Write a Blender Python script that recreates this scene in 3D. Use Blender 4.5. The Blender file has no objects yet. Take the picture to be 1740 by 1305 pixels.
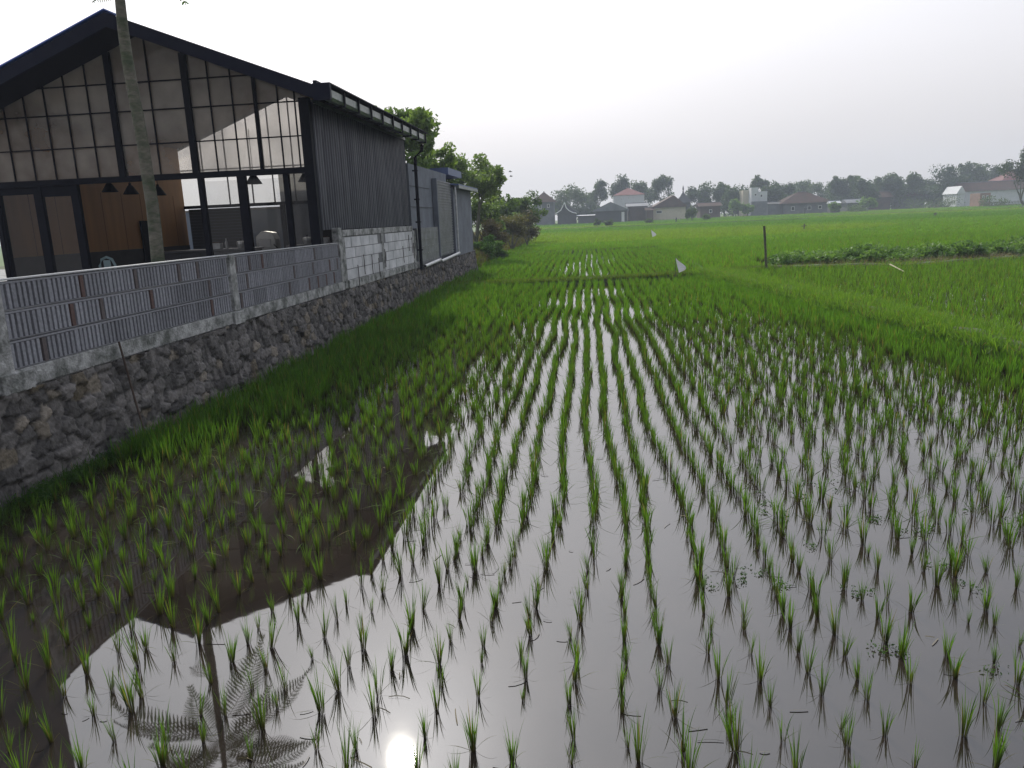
import bpy, math, random
import numpy as np
R = math.radians
sc = bpy.context.scene
col = sc.collection

# ------------------------------------------------------------------ camera
F, CX, CY, H = 1307.0, 870.0, 652.5, 2.4
ROLL, PITCH, YAW = R(2.4622), R(12.1190), R(6.0714)
fwd = np.array([-math.sin(YAW)*math.cos(PITCH), math.cos(YAW)*math.cos(PITCH), -math.sin(PITCH)])
r0 = np.array([math.cos(YAW), math.sin(YAW), 0.0]); u0 = np.cross(r0, fwd)
c_, s_ = math.cos(ROLL), math.sin(ROLL)
rgt = c_*r0 - s_*u0; upv = s_*r0 + c_*u0
from mathutils import Matrix, Vector
cam = bpy.data.objects.new('camera', bpy.data.cameras.new('camera'))
cam.data.sensor_width = 36; cam.data.lens = 36*F/1740
cam.data.clip_start = .05; cam.data.clip_end = 3000
M = Matrix.Identity(4)
for i in range(3):
    M[i][0] = rgt[i]; M[i][1] = upv[i]; M[i][2] = -fwd[i]
M[0][3], M[1][3], M[2][3] = 0, 0, H
cam.matrix_world = M
col.objects.link(cam); sc.camera = cam

# ------------------------------------------------------------------ sun and sky
SUN_EL, SUN_AZ = R(37.3), R(-16.6)      # azimuth from +Y towards +X
sd = Vector((math.sin(SUN_AZ)*math.cos(SUN_EL), math.cos(SUN_AZ)*math.cos(SUN_EL), math.sin(SUN_EL)))
sun = bpy.data.objects.new('sun', bpy.data.lights.new('sun', 'SUN'))
sun.data.energy = 3.3; sun.data.angle = R(1.3); sun.data.color = (1, .93, .80)
sun.rotation_euler = sd.to_track_quat('Z', 'Y').to_euler(); col.objects.link(sun)
W = bpy.data.worlds.new('World'); sc.world = W; W.use_nodes = True
nt = W.node_tree; N = nt.nodes; L = nt.links; N.clear()
def nd(t, **k):
    n = N.new(t)
    for a, b in k.items(): setattr(n, a, b)
    return n
def mth(op, a, b=None, c=None):
    n = nd('ShaderNodeMath', operation=op)
    for i, v in enumerate((a, b, c)):
        if v is None: continue
        if isinstance(v, (int, float)): n.inputs[i].default_value = v
        else: L.new(v, n.inputs[i])
    return n.outputs[0]
tc = nd('ShaderNodeTexCoord')
dp = nd('ShaderNodeVectorMath', operation='DOT_PRODUCT'); L.new(tc.outputs['Generated'], dp.inputs[0]); dp.inputs[1].default_value = sd
dot = dp.outputs['Value']
sx = nd('ShaderNodeSeparateXYZ'); L.new(tc.outputs['Generated'], sx.inputs[0])
half = mth('MULTIPLY', mth('ADD', dot, 1.0), .5)
base = mth('MULTIPLY_ADD', mth('POWER', half, 1.4), .62, .36)
mr = nd('ShaderNodeMapRange', interpolation_type='SMOOTHSTEP'); L.new(sx.outputs['Z'], mr.inputs[0])
mr.inputs[1].default_value = -.04; mr.inputs[2].default_value = .34; mr.inputs[3].default_value = .79; mr.inputs[4].default_value = 1.12
lum = mth('MULTIPLY', base, mr.outputs[0])
nz = nd('ShaderNodeTexNoise'); nz.inputs['Scale'].default_value = 1.6; nz.inputs['Detail'].default_value = 3
mp = nd('ShaderNodeMapping'); mp.inputs['Scale'].default_value = (1, 1, 4); L.new(tc.outputs['Generated'], mp.inputs[0]); L.new(mp.outputs[0], nz.inputs['Vector'])
lum = mth('MULTIPLY', lum, mth('MULTIPLY_ADD', nz.outputs['Fac'], .18, .91))
dpos = mth('MAXIMUM', dot, 0.0)
glow = mth('ADD', mth('MULTIPLY', mth('POWER', dpos, 9.0), 1.35), mth('MULTIPLY', mth('POWER', dpos, 150.0), 2.6))
mz = nd('ShaderNodeMapRange'); L.new(sx.outputs['Z'], mz.inputs[0]); mz.inputs[1].default_value = .08; mz.inputs[2].default_value = .6
tint = nd('ShaderNodeMix', data_type='RGBA'); L.new(mz.outputs[0], tint.inputs[0]); tint.inputs[6].default_value = (.99, .967, .995, 1); tint.inputs[7].default_value = (.88, .95, 1.10, 1)
ge = nd('ShaderNodeMapRange', interpolation_type='SMOOTHSTEP'); L.new(sx.outputs['Z'], ge.inputs[0]); ge.inputs[1].default_value = .05; ge.inputs[2].default_value = .45; ge.inputs[3].default_value = .38; ge.inputs[4].default_value = 1.15
glow = mth('MULTIPLY', glow, ge.outputs[0])
cmb = nd('ShaderNodeVectorMath', operation='SCALE'); L.new(tint.outputs[2], cmb.inputs[0]); L.new(lum, cmb.inputs['Scale'])
cg = nd('ShaderNodeVectorMath', operation='SCALE'); cg.inputs[0].default_value = (.985, .97, .975); L.new(glow, cg.inputs['Scale'])
ad = nd('ShaderNodeVectorMath', operation='ADD'); L.new(cmb.outputs[0], ad.inputs[0]); L.new(cg.outputs[0], ad.inputs[1])
bg1 = nd('ShaderNodeBackground'); L.new(ad.outputs[0], bg1.inputs[0]); bg1.inputs[1].default_value = .99
sky = nd('ShaderNodeTexSky', sky_type='NISHITA', sun_disc=False)
sky.sun_elevation = SUN_EL; sky.sun_rotation = SUN_AZ; sky.dust_density = 8; sky.air_density = 1.5
bg2 = nd('ShaderNodeBackground'); L.new(sky.outputs[0], bg2.inputs[0]); bg2.inputs[1].default_value = .006
asd = nd('ShaderNodeAddShader'); L.new(bg1.outputs[0], asd.inputs[0]); L.new(bg2.outputs[0], asd.inputs[1])
wo = nd('ShaderNodeOutputWorld'); L.new(asd.outputs[0], wo.inputs[0])
sc.view_settings.view_transform = 'Standard'; sc.view_settings.look = 'None'
sc.view_settings.exposure = .06; sc.view_settings.gamma = 1
sc.render.engine = 'CYCLES'
cy = sc.cycles
cy.max_bounces = 8; cy.diffuse_bounces = 3; cy.glossy_bounces = 4; cy.transmission_bounces = 6; cy.transparent_max_bounces = 16; cy.volume_bounces = 1
cy.sample_clamp_indirect = 6; cy.use_denoising = True
cy.caustics_reflective = False; cy.caustics_refractive = False

# ------------------------------------------------------------------ helpers
rnd = random.Random(7); rng = np.random.default_rng(7)
def ray(x, y): return fwd*F + rgt*(x-CX) - upv*(y-CY)
def G(x, y, z=0.0):
    r = ray(x, y); t = (z-H)/r[2]; return np.array([0, 0, H]) + t*r
def at(x, y, Y):
    r = ray(x, y); t = Y/r[1]; return np.array([0, 0, H]) + t*r
K = .87
def T(p): return (K*p[0], K*p[1], H + K*(p[2]-H))      # survey coordinates of the building side -> world metres
def ident(p): return tuple(p)

class MB:
    def __init__(s, tf=ident): s.v = []; s.f = []; s.c = []; s.tf = tf; s.col = None
    def add(s, vs, fs, c=None):
        n = len(s.v); s.v += [s.tf(v) for v in vs]; s.f += [tuple(i+n for i in f) for f in fs]
        s.c += [c or s.col or (1, 1, 1)]*len(vs)
    def box(s, x0, x1, y0, y1, z0, z1, c=None):
        s.add([(x0,y0,z0),(x1,y0,z0),(x1,y1,z0),(x0,y1,z0),(x0,y0,z1),(x1,y0,z1),(x1,y1,z1),(x0,y1,z1)],
              [(0,3,2,1),(4,5,6,7),(0,1,5,4),(1,2,6,5),(2,3,7,6),(3,0,4,7)], c)
    def obox(s, p, ax, ay, az, c=None):
        p, ax, ay, az = map(np.array, (p, ax, ay, az))
        P = [p+i*ax+j*ay+k*az for k in (-.5,.5) for i, j in ((-.5,-.5),(.5,-.5),(.5,.5),(-.5,.5))]
        s.add(P, [(0,3,2,1),(4,5,6,7),(0,1,5,4),(1,2,6,5),(2,3,7,6),(3,0,4,7)], c)
    def tube(s, pts, rad, n=8, c=None, caps=True):
        pts = [np.array(p, float) for p in pts]; m = len(pts)
        if isinstance(rad, (int, float)): rad = [rad]*m
        vs = []; fs = []
        for i, p in enumerate(pts):
            d = pts[min(i+1, m-1)] - pts[max(i-1, 0)]; d /= (np.linalg.norm(d)+1e-9)
            a = np.cross(d, (0, 0, 1) if abs(d[2]) < .9 else (1, 0, 0)); a /= np.linalg.norm(a); b = np.cross(d, a)
            vs += [p + rad[i]*(math.cos(2*math.pi*k/n)*a + math.sin(2*math.pi*k/n)*b) for k in range(n)]
        for i in range(m-1):
            for k in range(n):
                k2 = (k+1) % n; fs.append((i*n+k, i*n+k2, (i+1)*n+k2, (i+1)*n+k))
        if caps: fs.append(tuple(range(n))[::-1]); fs.append(tuple(range((m-1)*n, m*n)))
        s.add(vs, fs, c)
    def lathe(s, prof, cx, cy, n=16, c=None):
        vs = []; fs = []
        for r, z in prof: vs += [(cx+r*math.cos(2*math.pi*k/n), cy+r*math.sin(2*math.pi*k/n), z) for k in range(n)]
        for i in range(len(prof)-1):
            for k in range(n):
                k2 = (k+1) % n; fs.append((i*n+k, i*n+k2, (i+1)*n+k2, (i+1)*n+k))
        s.add(vs, fs, c)
    def prism(s, poly, d, c=None):          # closed polygon (3-d pts) extruded by vector d
        n = len(poly); P = [np.array(p, float) for p in poly]; Q = [p+np.array(d) for p in P]
        s.add(P+Q, [tuple(range(n))[::-1], tuple(range(n, 2*n))] + [(i, (i+1) % n, n+(i+1) % n, n+i) for i in range(n)], c)
    def build(s, name, mat, parent=None, smooth=False, bevel=0):
        me = bpy.data.meshes.new(name); me.from_pydata([tuple(map(float, v)) for v in s.v], [], s.f)
        ca = me.color_attributes.new('Col', 'FLOAT_COLOR', 'POINT')
        ca.data.foreach_set('color', np.array([(*c, 1) for c in s.c], dtype=np.float32).ravel())
        me.validate(); me.materials.append(mat)
        if smooth: me.polygons.foreach_set('use_smooth', [True]*len(me.polygons))
        o = bpy.data.objects.new(name, me); col.objects.link(o)
        if parent is not None:
            o.parent = parent; o.matrix_parent_inverse = Matrix.Translation(-parent.location)
        if bevel:
            b = o.modifiers.new('bevel', 'BEVEL'); b.width = bevel; b.segments = 2; b.limit_method = 'ANGLE'
        return o
def fast_mesh(name, V, Q, C, mat, smooth=False):
    me = bpy.data.meshes.new(name); nv = len(V); nf = len(Q); k = Q.shape[1]
    me.vertices.add(nv); me.vertices.foreach_set('co', V.astype(np.float32).ravel())
    me.loops.add(nf*k); me.loops.foreach_set('vertex_index', Q.astype(np.int32).ravel())
    me.polygons.add(nf); me.polygons.foreach_set('loop_start', np.arange(0, nf*k, k, dtype=np.int32)); 
    ca = me.color_attributes.new('Col', 'FLOAT_COLOR', 'POINT')
    C4 = np.ones((nv, 4), np.float32); C4[:, :3] = C; ca.data.foreach_set('color', C4.ravel())
    me.materials.append(mat)
    if smooth: me.polygons.foreach_set('use_smooth', np.ones(nf, bool))
    me.update(calc_edges=True)
    return me
def link(name, me, parent=None):
    o = bpy.data.objects.new(name, me); col.objects.link(o)
    if parent is not None: o.parent = parent; o.matrix_parent_inverse = Matrix.Translation(-parent.location)
    return o
def tag(o, label=None, cat=None, group=None, kind=None):
    for k, v in (('label', label), ('category', cat), ('group', group), ('kind', kind)):
        if v: o[k] = v
    return o
def empty(name, loc, label, cat, group=None):
    o = bpy.data.objects.new(name, None); o.location = tuple(map(float, loc)); o.empty_display_size = .2
    col.objects.link(o); return tag(o, label, cat, group)

# ------------------------------------------------------------------ materials
def mat(name, c=(.5, .5, .5), rough=.7, var=0.0, scale=6.0, c2=None, bump=0.0, bscale=40.0, vcol=False, metal=0.0, spec=.5, stretch=(1, 1, 1), trans=0.0, tcol=None, detail=6):
    m = bpy.data.materials.new(name); m.use_nodes = True; t = m.node_tree; n = t.nodes; l = t.links
    b = n['Principled BSDF']; out = n['Material Output']
    b.inputs['Roughness'].default_value = rough; b.inputs['Metallic'].default_value = metal; b.inputs['Specular IOR Level'].default_value = spec
    cc = n.new('ShaderNodeRGB'); cc.outputs[0].default_value = (*c, 1); cur = cc.outputs[0]
    co = n.new('ShaderNodeTexCoord'); mp = n.new('ShaderNodeMapping'); mp.inputs['Scale'].default_value = stretch; l.new(co.outputs['Object'], mp.inputs[0])
    if c2 is not None:
        no = n.new('ShaderNodeTexNoise'); no.inputs['Scale'].default_value = scale; no.inputs['Detail'].default_value = detail; no.inputs['Roughness'].default_value = .65; l.new(mp.outputs[0], no.inputs['Vector'])
        rp = n.new('ShaderNodeMapRange'); rp.inputs[1].default_value = .38; rp.inputs[2].default_value = .62; l.new(no.outputs['Fac'], rp.inputs[0])
        mx = n.new('ShaderNodeMix'); mx.data_type = 'RGBA'; l.new(rp.outputs[0], mx.inputs[0]); l.new(cur, mx.inputs[6]); mx.inputs[7].default_value = (*c2, 1); cur = mx.outputs[2]
    if vcol:
        a = n.new('ShaderNodeVertexColor'); a.layer_name = 'Col'
        mx = n.new('ShaderNodeMix'); mx.data_type = 'RGBA'; mx.blend_type = 'MULTIPLY'; mx.inputs[0].default_value = 1; l.new(cur, mx.inputs[6]); l.new(a.outputs[0], mx.inputs[7]); cur = mx.outputs[2]
    if var:
        no = n.new('ShaderNodeTexNoise'); no.inputs['Scale'].default_value = scale*3.3; no.inputs['Detail'].default_value = 5; l.new(mp.outputs[0], no.inputs['Vector'])
        rp = n.new('ShaderNodeMapRange'); rp.inputs[1].default_value = .25; rp.inputs[2].default_value = .75; rp.inputs[3].default_value = 1-var; rp.inputs[4].default_value = 1+var; l.new(no.outputs['Fac'], rp.inputs[0])
        hs = n.new('ShaderNodeHueSaturation'); l.new(rp.outputs[0], hs.inputs['Value']); l.new(cur, hs.inputs['Color']); cur = hs.outputs[0]
    l.new(cur, b.inputs['Base Color'])
    if bump:
        no = n.new('ShaderNodeTexNoise'); no.inputs['Scale'].default_value = bscale; no.inputs['Detail'].default_value = 6; l.new(mp.outputs[0], no.inputs['Vector'])
        bp = n.new('ShaderNodeBump'); bp.inputs['Strength'].default_value = bump; bp.inputs['Distance'].default_value = .02; l.new(no.outputs['Fac'], bp.inputs['Height']); l.new(bp.outputs[0], b.inputs['Normal'])
    if trans:
        tr = n.new('ShaderNodeBsdfTranslucent'); ms = n.new('ShaderNodeMixShader'); ms.inputs[0].default_value = trans
        if tcol:
            mx = n.new('ShaderNodeMix'); mx.data_type = 'RGBA'; mx.blend_type = 'MULTIPLY'; mx.inputs[0].default_value = 1; l.new(cur, mx.inputs[6]); mx.inputs[7].default_value = (*tcol, 1); l.new(mx.outputs[2], tr.inputs[0])
        else: l.new(cur, tr.inputs[0])
        l.new(b.outputs[0], ms.inputs[1]); l.new(tr.outputs[0], ms.inputs[2]); l.new(ms.outputs[0], out.inputs[0])
    return m
Mrice = mat('rice_leaf', (1, 1, 1), .55, vcol=True, trans=.5, tcol=(1.38, 1.45, .6), spec=.12)
Mleaf = mat('tree_leaf', (1, 1, 1), .6, vcol=True, trans=.35, tcol=(1.5, 1.6, .8), spec=.3)
Mbark = mat('bark', (.13, .12, .10), .9, c2=(.07, .09, .05), scale=5, bump=.5, bscale=30, stretch=(1, 1, .35))
Mtrunk = mat('mossy_bark', (.15, .135, .105), .9, c2=(.06, .075, .04), scale=3.0, bump=1.0, bscale=16, var=.3, stretch=(1, 1, 2.6))
Mblack = mat('black_steel', (.005, .0055, .010), .6, var=.3, scale=4, bump=.1, spec=.1)
Mroof = mat('dark_navy_metal', (.006, .007, .019), .6, spec=.1, c2=(.010, .011, .022), scale=3)
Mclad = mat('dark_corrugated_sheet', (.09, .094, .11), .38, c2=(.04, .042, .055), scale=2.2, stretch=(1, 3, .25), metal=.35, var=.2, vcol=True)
Mgutter = mat('green_grey_gutter', (.16, .19, .17), .35, c2=(.06, .08, .07), scale=8, metal=.4)
Mconc = mat('concrete', (.42, .415, .41), .95, c2=(.10, .105, .095), scale=4.5, bump=.8, var=.25, detail=10)
Mblock = mat('white_block', (.62, .61, .62), .9, c2=(.46, .46, .47), scale=2.5, bump=.4, vcol=True)
Mtile = mat('cement_vent_tile', (.24, .24, .26), .9, vcol=True, var=.22, scale=9, bump=.4)
Mstone = mat('river_stone', (1, 1, 1), .85, vcol=True, var=.35, scale=7, bump=.9, bscale=28)
Mgreywall = mat('grey_render', (.15, .165, .195), .85, c2=(.105, .115, .14), scale=1.4, bump=.15)
Mgreyrib = mat('grey_ribbed_sheet', (.16, .165, .18), .5, c2=(.09, .09, .10), scale=3)
Mblue = mat('blue_roof_sheet', (.07, .10, .20), .5)
Mpvc = mat('white_pvc', (.6, .6, .6), .4, c2=(.4, .4, .4), scale=6)
Mwood = mat('plywood', (.40, .20, .06), .6, c2=(.34, .165, .05), scale=1.6, stretch=(1, 1, .12), var=.12)
Mply = mat('plywood_ceiling', (.24, .145, .09), .7, c2=(.17, .11, .075), scale=1.2, stretch=(1, .3, 1), var=.15)
Mdado = mat('grey_dado', (.055, .055, .055), .8, c2=(.04, .04, .042), scale=3)
Mfloor = mat('cement_floor', (.16, .155, .15), .6, var=.1)
Mwhite = mat('white_paint', (.7, .7, .7), .5)
Mcream = mat('cream_wall', (.52, .47, .37), .85, var=.1, scale=.6)
Msteel = mat('brushed_steel', (.5, .5, .48), .35, metal=.6)
Mterra = mat('clay_roof', (.075, .04, .032), .9, spec=.1, c2=(.05, .035, .03), scale=.8, stretch=(1, 1, 1))
Mred = mat('red_roof', (.14, .03, .03), .8, var=.15, scale=.5)
Mhgrey = mat('house_grey', (.17, .18, .20), .85, c2=(.12, .125, .14), scale=.5)
Mhdark = mat('house_dark', (.06, .062, .068), .85, c2=(.04, .045, .05), scale=.5)
Mbrick = mat('house_brick', (.10, .06, .05), .9, c2=(.07, .045, .04), scale=.7)
Mhwhite = mat('house_white', (.55, .56, .58), .8, var=.08, scale=.4)
Morange = mat('orange_wall', (.28, .16, .11), .85, c2=(.2, .12, .09), scale=.6)
Mpane = mat('dark_window', (.02, .024, .03), .15)
Mbund = mat('bund_earth', (.05, .085, .022), .95, c2=(.055, .06, .032), scale=4, bump=.6)
Mground = mat('field_ground', (.055, .10, .018), .95, c2=(.075, .12, .022), scale=.05, var=.15)
Mbank = mat('bank_soil', (.07, .06, .038), .95, c2=(.05, .075, .02), scale=1.2, bump=.6)
Mcloth = mat('white_cloth', (.75, .75, .78), .8, trans=.35)
Mbamboo = mat('bamboo', (.11, .10, .055), .7, c2=(.05, .06, .03), scale=8)
Mstraw = mat('straw', (1, 1, 1), .8, vcol=True, spec=.2)

def water_mat():
    m = bpy.data.materials.new('paddy_water'); m.use_nodes = True; t = m.node_tree; n = t.nodes; l = t.links
    b = n['Principled BSDF']; b.inputs['Roughness'].default_value = .022; b.inputs['IOR'].default_value = 1.72
    co = n.new('ShaderNodeTexCoord')
    no = n.new('ShaderNodeTexNoise'); no.inputs['Scale'].default_value = 1.3; no.inputs['Detail'].default_value = 8; no.inputs['Roughness'].default_value = .7; l.new(co.outputs['Object'], no.inputs['Vector'])
    rp = n.new('ShaderNodeValToRGB'); l.new(no.outputs['Fac'], rp.inputs[0])
    rp.color_ramp.elements[0].position = .3; rp.color_ramp.elements[0].color = (.013, .0102, .0082, 1)
    rp.color_ramp.elements[1].position = .72; rp.color_ramp.elements[1].color = (.029, .0225, .018, 1)
    l.new(rp.outputs[0], b.inputs['Base Color'])
    n2 = n.new('ShaderNodeTexNoise'); n2.inputs['Scale'].default_value = 2.2; n2.inputs['Detail'].default_value = 3; l.new(co.outputs['Object'], n2.inputs['Vector'])
    bp = n.new('ShaderNodeBump'); bp.inputs['Strength'].default_value = .045; bp.inputs['Distance'].default_value = .012; l.new(n2.outputs['Fac'], bp.inputs['Height']); l.new(bp.outputs[0], b.inputs['Normal'])
    return m
def glass_mat(name, tint, dust, dcol, refl=.1):
    m = bpy.data.materials.new(name); m.use_nodes = True; t = m.node_tree; n = t.nodes; l = t.links; n.clear()
    out = n.new('ShaderNodeOutputMaterial'); tr = n.new('ShaderNodeBsdfTransparent'); tr.inputs[0].default_value = (*tint, 1)
    gl = n.new('ShaderNodeBsdfGlossy'); gl.inputs['Roughness'].default_value = .03
    fr = n.new('ShaderNodeFresnel'); fr.inputs[0].default_value = 1.5
    m1 = n.new('ShaderNodeMixShader'); l.new(fr.outputs[0], m1.inputs[0]); l.new(tr.outputs[0], m1.inputs[1]); l.new(gl.outputs[0], m1.inputs[2])
    df = n.new('ShaderNodeBsdfDiffuse'); df.inputs[0].default_value = (*dcol, 1)
    tl = n.new('ShaderNodeBsdfTranslucent'); tl.inputs[0].default_value = (*dcol, 1)
    m0 = n.new('ShaderNodeMixShader'); m0.inputs[0].default_value = .6; l.new(df.outputs[0], m0.inputs[1]); l.new(tl.outputs[0], m0.inputs[2])
    co = n.new('ShaderNodeTexCoord'); no = n.new('ShaderNodeTexNoise'); no.inputs['Scale'].default_value = .9; no.inputs['Detail'].default_value = 6; l.new(co.outputs['Object'], no.inputs['Vector'])
    rp = n.new('ShaderNodeMapRange'); rp.inputs[1].default_value = .3; rp.inputs[2].default_value = .7; rp.inputs[3].default_value = dust*.4; rp.inputs[4].default_value = dust*1.6; l.new(no.outputs['Fac'], rp.inputs[0])
    m2 = n.new('ShaderNodeMixShader'); l.new(rp.outputs[0], m2.inputs[0]); l.new(m1.outputs[0], m2.inputs[1]); l.new(m0.outputs[0], m2.inputs[2]); l.new(m2.outputs[0], out.inputs[0])
    return m
Mwater = water_mat()
Mglass = glass_mat('dusty_glass', (.90, .86, .82), .48, (.74, .68, .62))
Mglass2 = glass_mat('clear_glass', (.88, .88, .88), .05, (.5, .5, .5))
Mback = glass_mat('back_glazing', (.86, .85, .82), .18, (.75, .73, .68))

# ------------------------------------------------------------------ ground, water, bunds
def sheet(name, x0, x1, y0, y1, z, m, kind='structure'):
    b = MB(); b.add([(x0,y0,z),(x1,y0,z),(x1,y1,z),(x0,y1,z)], [(0,1,2,3)]); return tag(b.build(name, m), kind=kind)
sheet('ground', -260, 420, -22, 520, -.30, Mground)
b = MB()
# ground rises to field level beyond the flooded fields
b.add([(-260,58,-.05),(420,58,-.05),(420,520,-.05),(-260,520,-.05)], [(0,1,2,3)])
tag(b.build('field_terrain', Mground), kind='structure')
sheet('water', -9, 75, -15, 58.2, 0, Mwater)

def bundR(y): return np.interp(y, [0, 5, 12.15, 19.4, 29.3], [8.6, 7.55, 6.5, 5.66, 4.29])
def bund_mesh(name, pts, w, h, n_sub=6):
    pts = np.array(pts, float); out = []
    for i in range(len(pts)-1):
        for k in range(n_sub): out.append(pts[i] + (pts[i+1]-pts[i])*k/n_sub)
    out.append(pts[-1]); P = np.array(out); V = []; Q = []
    prof = [(-1, -.12), (-.75, .55), (-.4, 1), (0, 1.03), (.4, 1), (.75, .55), (1, -.12)]; m = len(prof)
    for i, p in enumerate(P):
        d = P[min(i+1, len(P)-1)] - P[max(i-1, 0)]; d = d/np.linalg.norm(d); nrm = np.array([-d[1], d[0]])
        for a, z in prof:
            q = p + nrm*a*w/2*(1+rnd.uniform(-.12, .12)); V.append((q[0], q[1], h*z*(1+rnd.uniform(-.18, .18))))
    for i in range(len(P)-1):
        for k in range(m-1): Q.append((i*m+k, i*m+k+1, (i+1)*m+k+1, (i+1)*m+k))
    o = MB(); o.add(V, Q); return tag(o.build(name, Mbund, smooth=True), kind='structure')
bundA = [(-5.3, 28.1), (-3, 28.2), (0, 28.3), (3.5, 29.4), (6.9, 31.0), (9, 30.6), (12, 29.9), (14.5, 31), (17.5, 32.4), (24, 34.5), (34, 38)]
bund_mesh('bund', bundA, .42, .18)
bund_mesh('bund', [(8.6, -2), (7.55, 5), (6.5, 12.15), (5.66, 19.4), (4.35, 29.3)], .9, .26)
bund_mesh('bund', [(-6.0, 52.4), (-1, 53.2), (5, 54), (15, 55), (34, 55.5), (60, 56)], .5, .14)
bund_mesh('bund', [(4.4, 29.9), (5, 40), (5.6, 54)], .4, .10)
for yy, xa, xb, s in ((150, -9, 40, -.03), (178, 40, 120, .05)):
    bund_mesh('bund', [(xa+(xb-xa)*k/8, yy + s*(xb-xa)*k/8 + rnd.uniform(-1.2, 1.2), ) for k in range(9)], .6, .22)

# ------------------------------------------------------------------ rice
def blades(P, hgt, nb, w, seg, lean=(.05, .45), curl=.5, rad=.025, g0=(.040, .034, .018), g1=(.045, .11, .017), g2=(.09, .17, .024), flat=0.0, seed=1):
    """P: clump base positions (n,3); returns vertices, quads, colours of n*nb curved tapering blades"""
    r = np.random.default_rng(seed); n = len(P); Nn = n*nb
    base = np.repeat(P, nb, 0).astype(np.float64); hh = np.repeat(hgt, nb)*r.uniform(.55, 1.08, Nn)
    az = r.uniform(0, 2*np.pi, Nn); ln = r.uniform(lean[0], lean[1], Nn); cl = r.uniform(.05, curl, Nn)
    fl = r.random(Nn) < flat
    ln = np.where(fl, r.uniform(.9, 1.35, Nn), ln); cl = np.where(fl, .55, cl)
    d = np.stack([np.cos(az), np.sin(az)], 1)
    rr = rad*np.sqrt(r.random(Nn)); base[:, :2] += d*rr[:, None]
    wa = az + np.pi/2 + r.normal(0, .6, Nn); wd = np.stack([np.cos(wa), np.sin(wa), np.zeros(Nn)], 1)
    V = np.empty((Nn, seg+1, 2, 3)); C = np.empty((Nn, seg+1, 2, 3))
    mixv = r.random(Nn)[:, None]; tip = np.array(g1)*(1-mixv) + np.array(g2)*mixv
    dry = r.random(Nn) < .05; tip[dry] = (.16, .13, .05)
    tip *= np.repeat(r.uniform(.8, 1.2, n), nb)[:, None]
    pos = base.copy(); a = ln.copy(); st = hh/seg
    for k in range(seg+1):
        t = k/seg
        wk = w*(1.0 if t < .55 else (1-(t-.55)/.45)*.9+.06)*(.6+.4*min(1, t*3)) if seg > 1 else w*(1-t*.9)
        wk = wk*r.uniform(.85, 1.1, Nn)
        V[:, k, 0] = pos - wd*wk[:, None]/2; V[:, k, 1] = pos + wd*wk[:, None]/2
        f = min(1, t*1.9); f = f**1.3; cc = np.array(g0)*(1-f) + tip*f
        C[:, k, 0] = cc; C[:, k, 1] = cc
        pos = pos + np.stack([d[:, 0]*np.sin(a)*st, d[:, 1]*np.sin(a)*st, np.cos(a)*st], 1)
        pos[:, 2] = np.maximum(pos[:, 2], base[:, 2]+.004)
        a = a + cl*(1.6/seg)*(.4+t*1.4)
    idx = (np.arange(Nn)*(seg+1)*2)[:, None]
    Q = np.concatenate([idx + np.array([2*k, 2*k+1, 2*k+3, 2*k+2]) for k in range(seg)], 1).reshape(-1, 4)
    return V.reshape(-1, 3), Q, C.reshape(-1, 3)
def join(parts):
    V = []; Q = []; C = []; n = 0
    for v, q, c in parts: V.append(v); Q.append(q+n); C.append(c); n += len(v)
    return np.concatenate(V), np.concatenate(Q), np.concatenate(C)
def stuff(name, parts, m, label=None, cat=None):
    V, Q, C = join(parts); o = link(name, fast_mesh(name, V, Q, C, m)); return tag(o, label, cat, None, 'stuff')

def inframe(x, y, z=0.0, mg=60):
    q = np.array([x, y, z-H]); d = q@fwd
    if d < .3: return False
    px = CX+F*(q@rgt)/d; py = CY-F*(q@upv)/d
    return -mg < px < 1740+mg and -mg < py < 1305+mg+90
pos = []
PHI = {}
for i in range(-24, 60):
    x0 = i*.247 - .08
    ph = rnd.uniform(0, 6.28); PHI[i] = ph
    y = 2.3 + rnd.uniform(0, .2)
    while y < 27.35:
        left = x0 < -1.1; right = x0 > 1.6
        jit = .026 if (left or right) else .016
        if left and y > 6: jit = .045
        if right and y > 7: jit = .045
        wob = .030*math.sin(y*.9+ph*.35) + .022*math.sin(y*.37+ph)
        x = x0 + wob + .03*math.sin(y*1.3)
        step = .215 if (y < 4.8 or (left and y < 9) or (right and y < 8)) else .165
        if -5.2 < x < bundR(y)-.35 and inframe(x, y, .1, 40) and rnd.random() > (.05 if y > 5 else .03):
            pos.append((x+rnd.gauss(0, jit), y+rnd.gauss(0, .025), .0))
        y += step*rnd.uniform(.85, 1.15)
pos = np.array(pos); dist = np.hypot(pos[:, 0], pos[:, 1]); order = np.argsort(dist); pos = pos[order]; dist = dist[order]
near = [p for p in pos if inframe(p[0], p[1], .12, 0)][:300]
nd_last = math.hypot(near[-1][0], near[-1][1]); ns = set((round(p[0], 5), round(p[1], 5)) for p in near)
rest = np.array([p for p in pos if (round(p[0], 5), round(p[1], 5)) not in ns])
VAR = []
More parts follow.
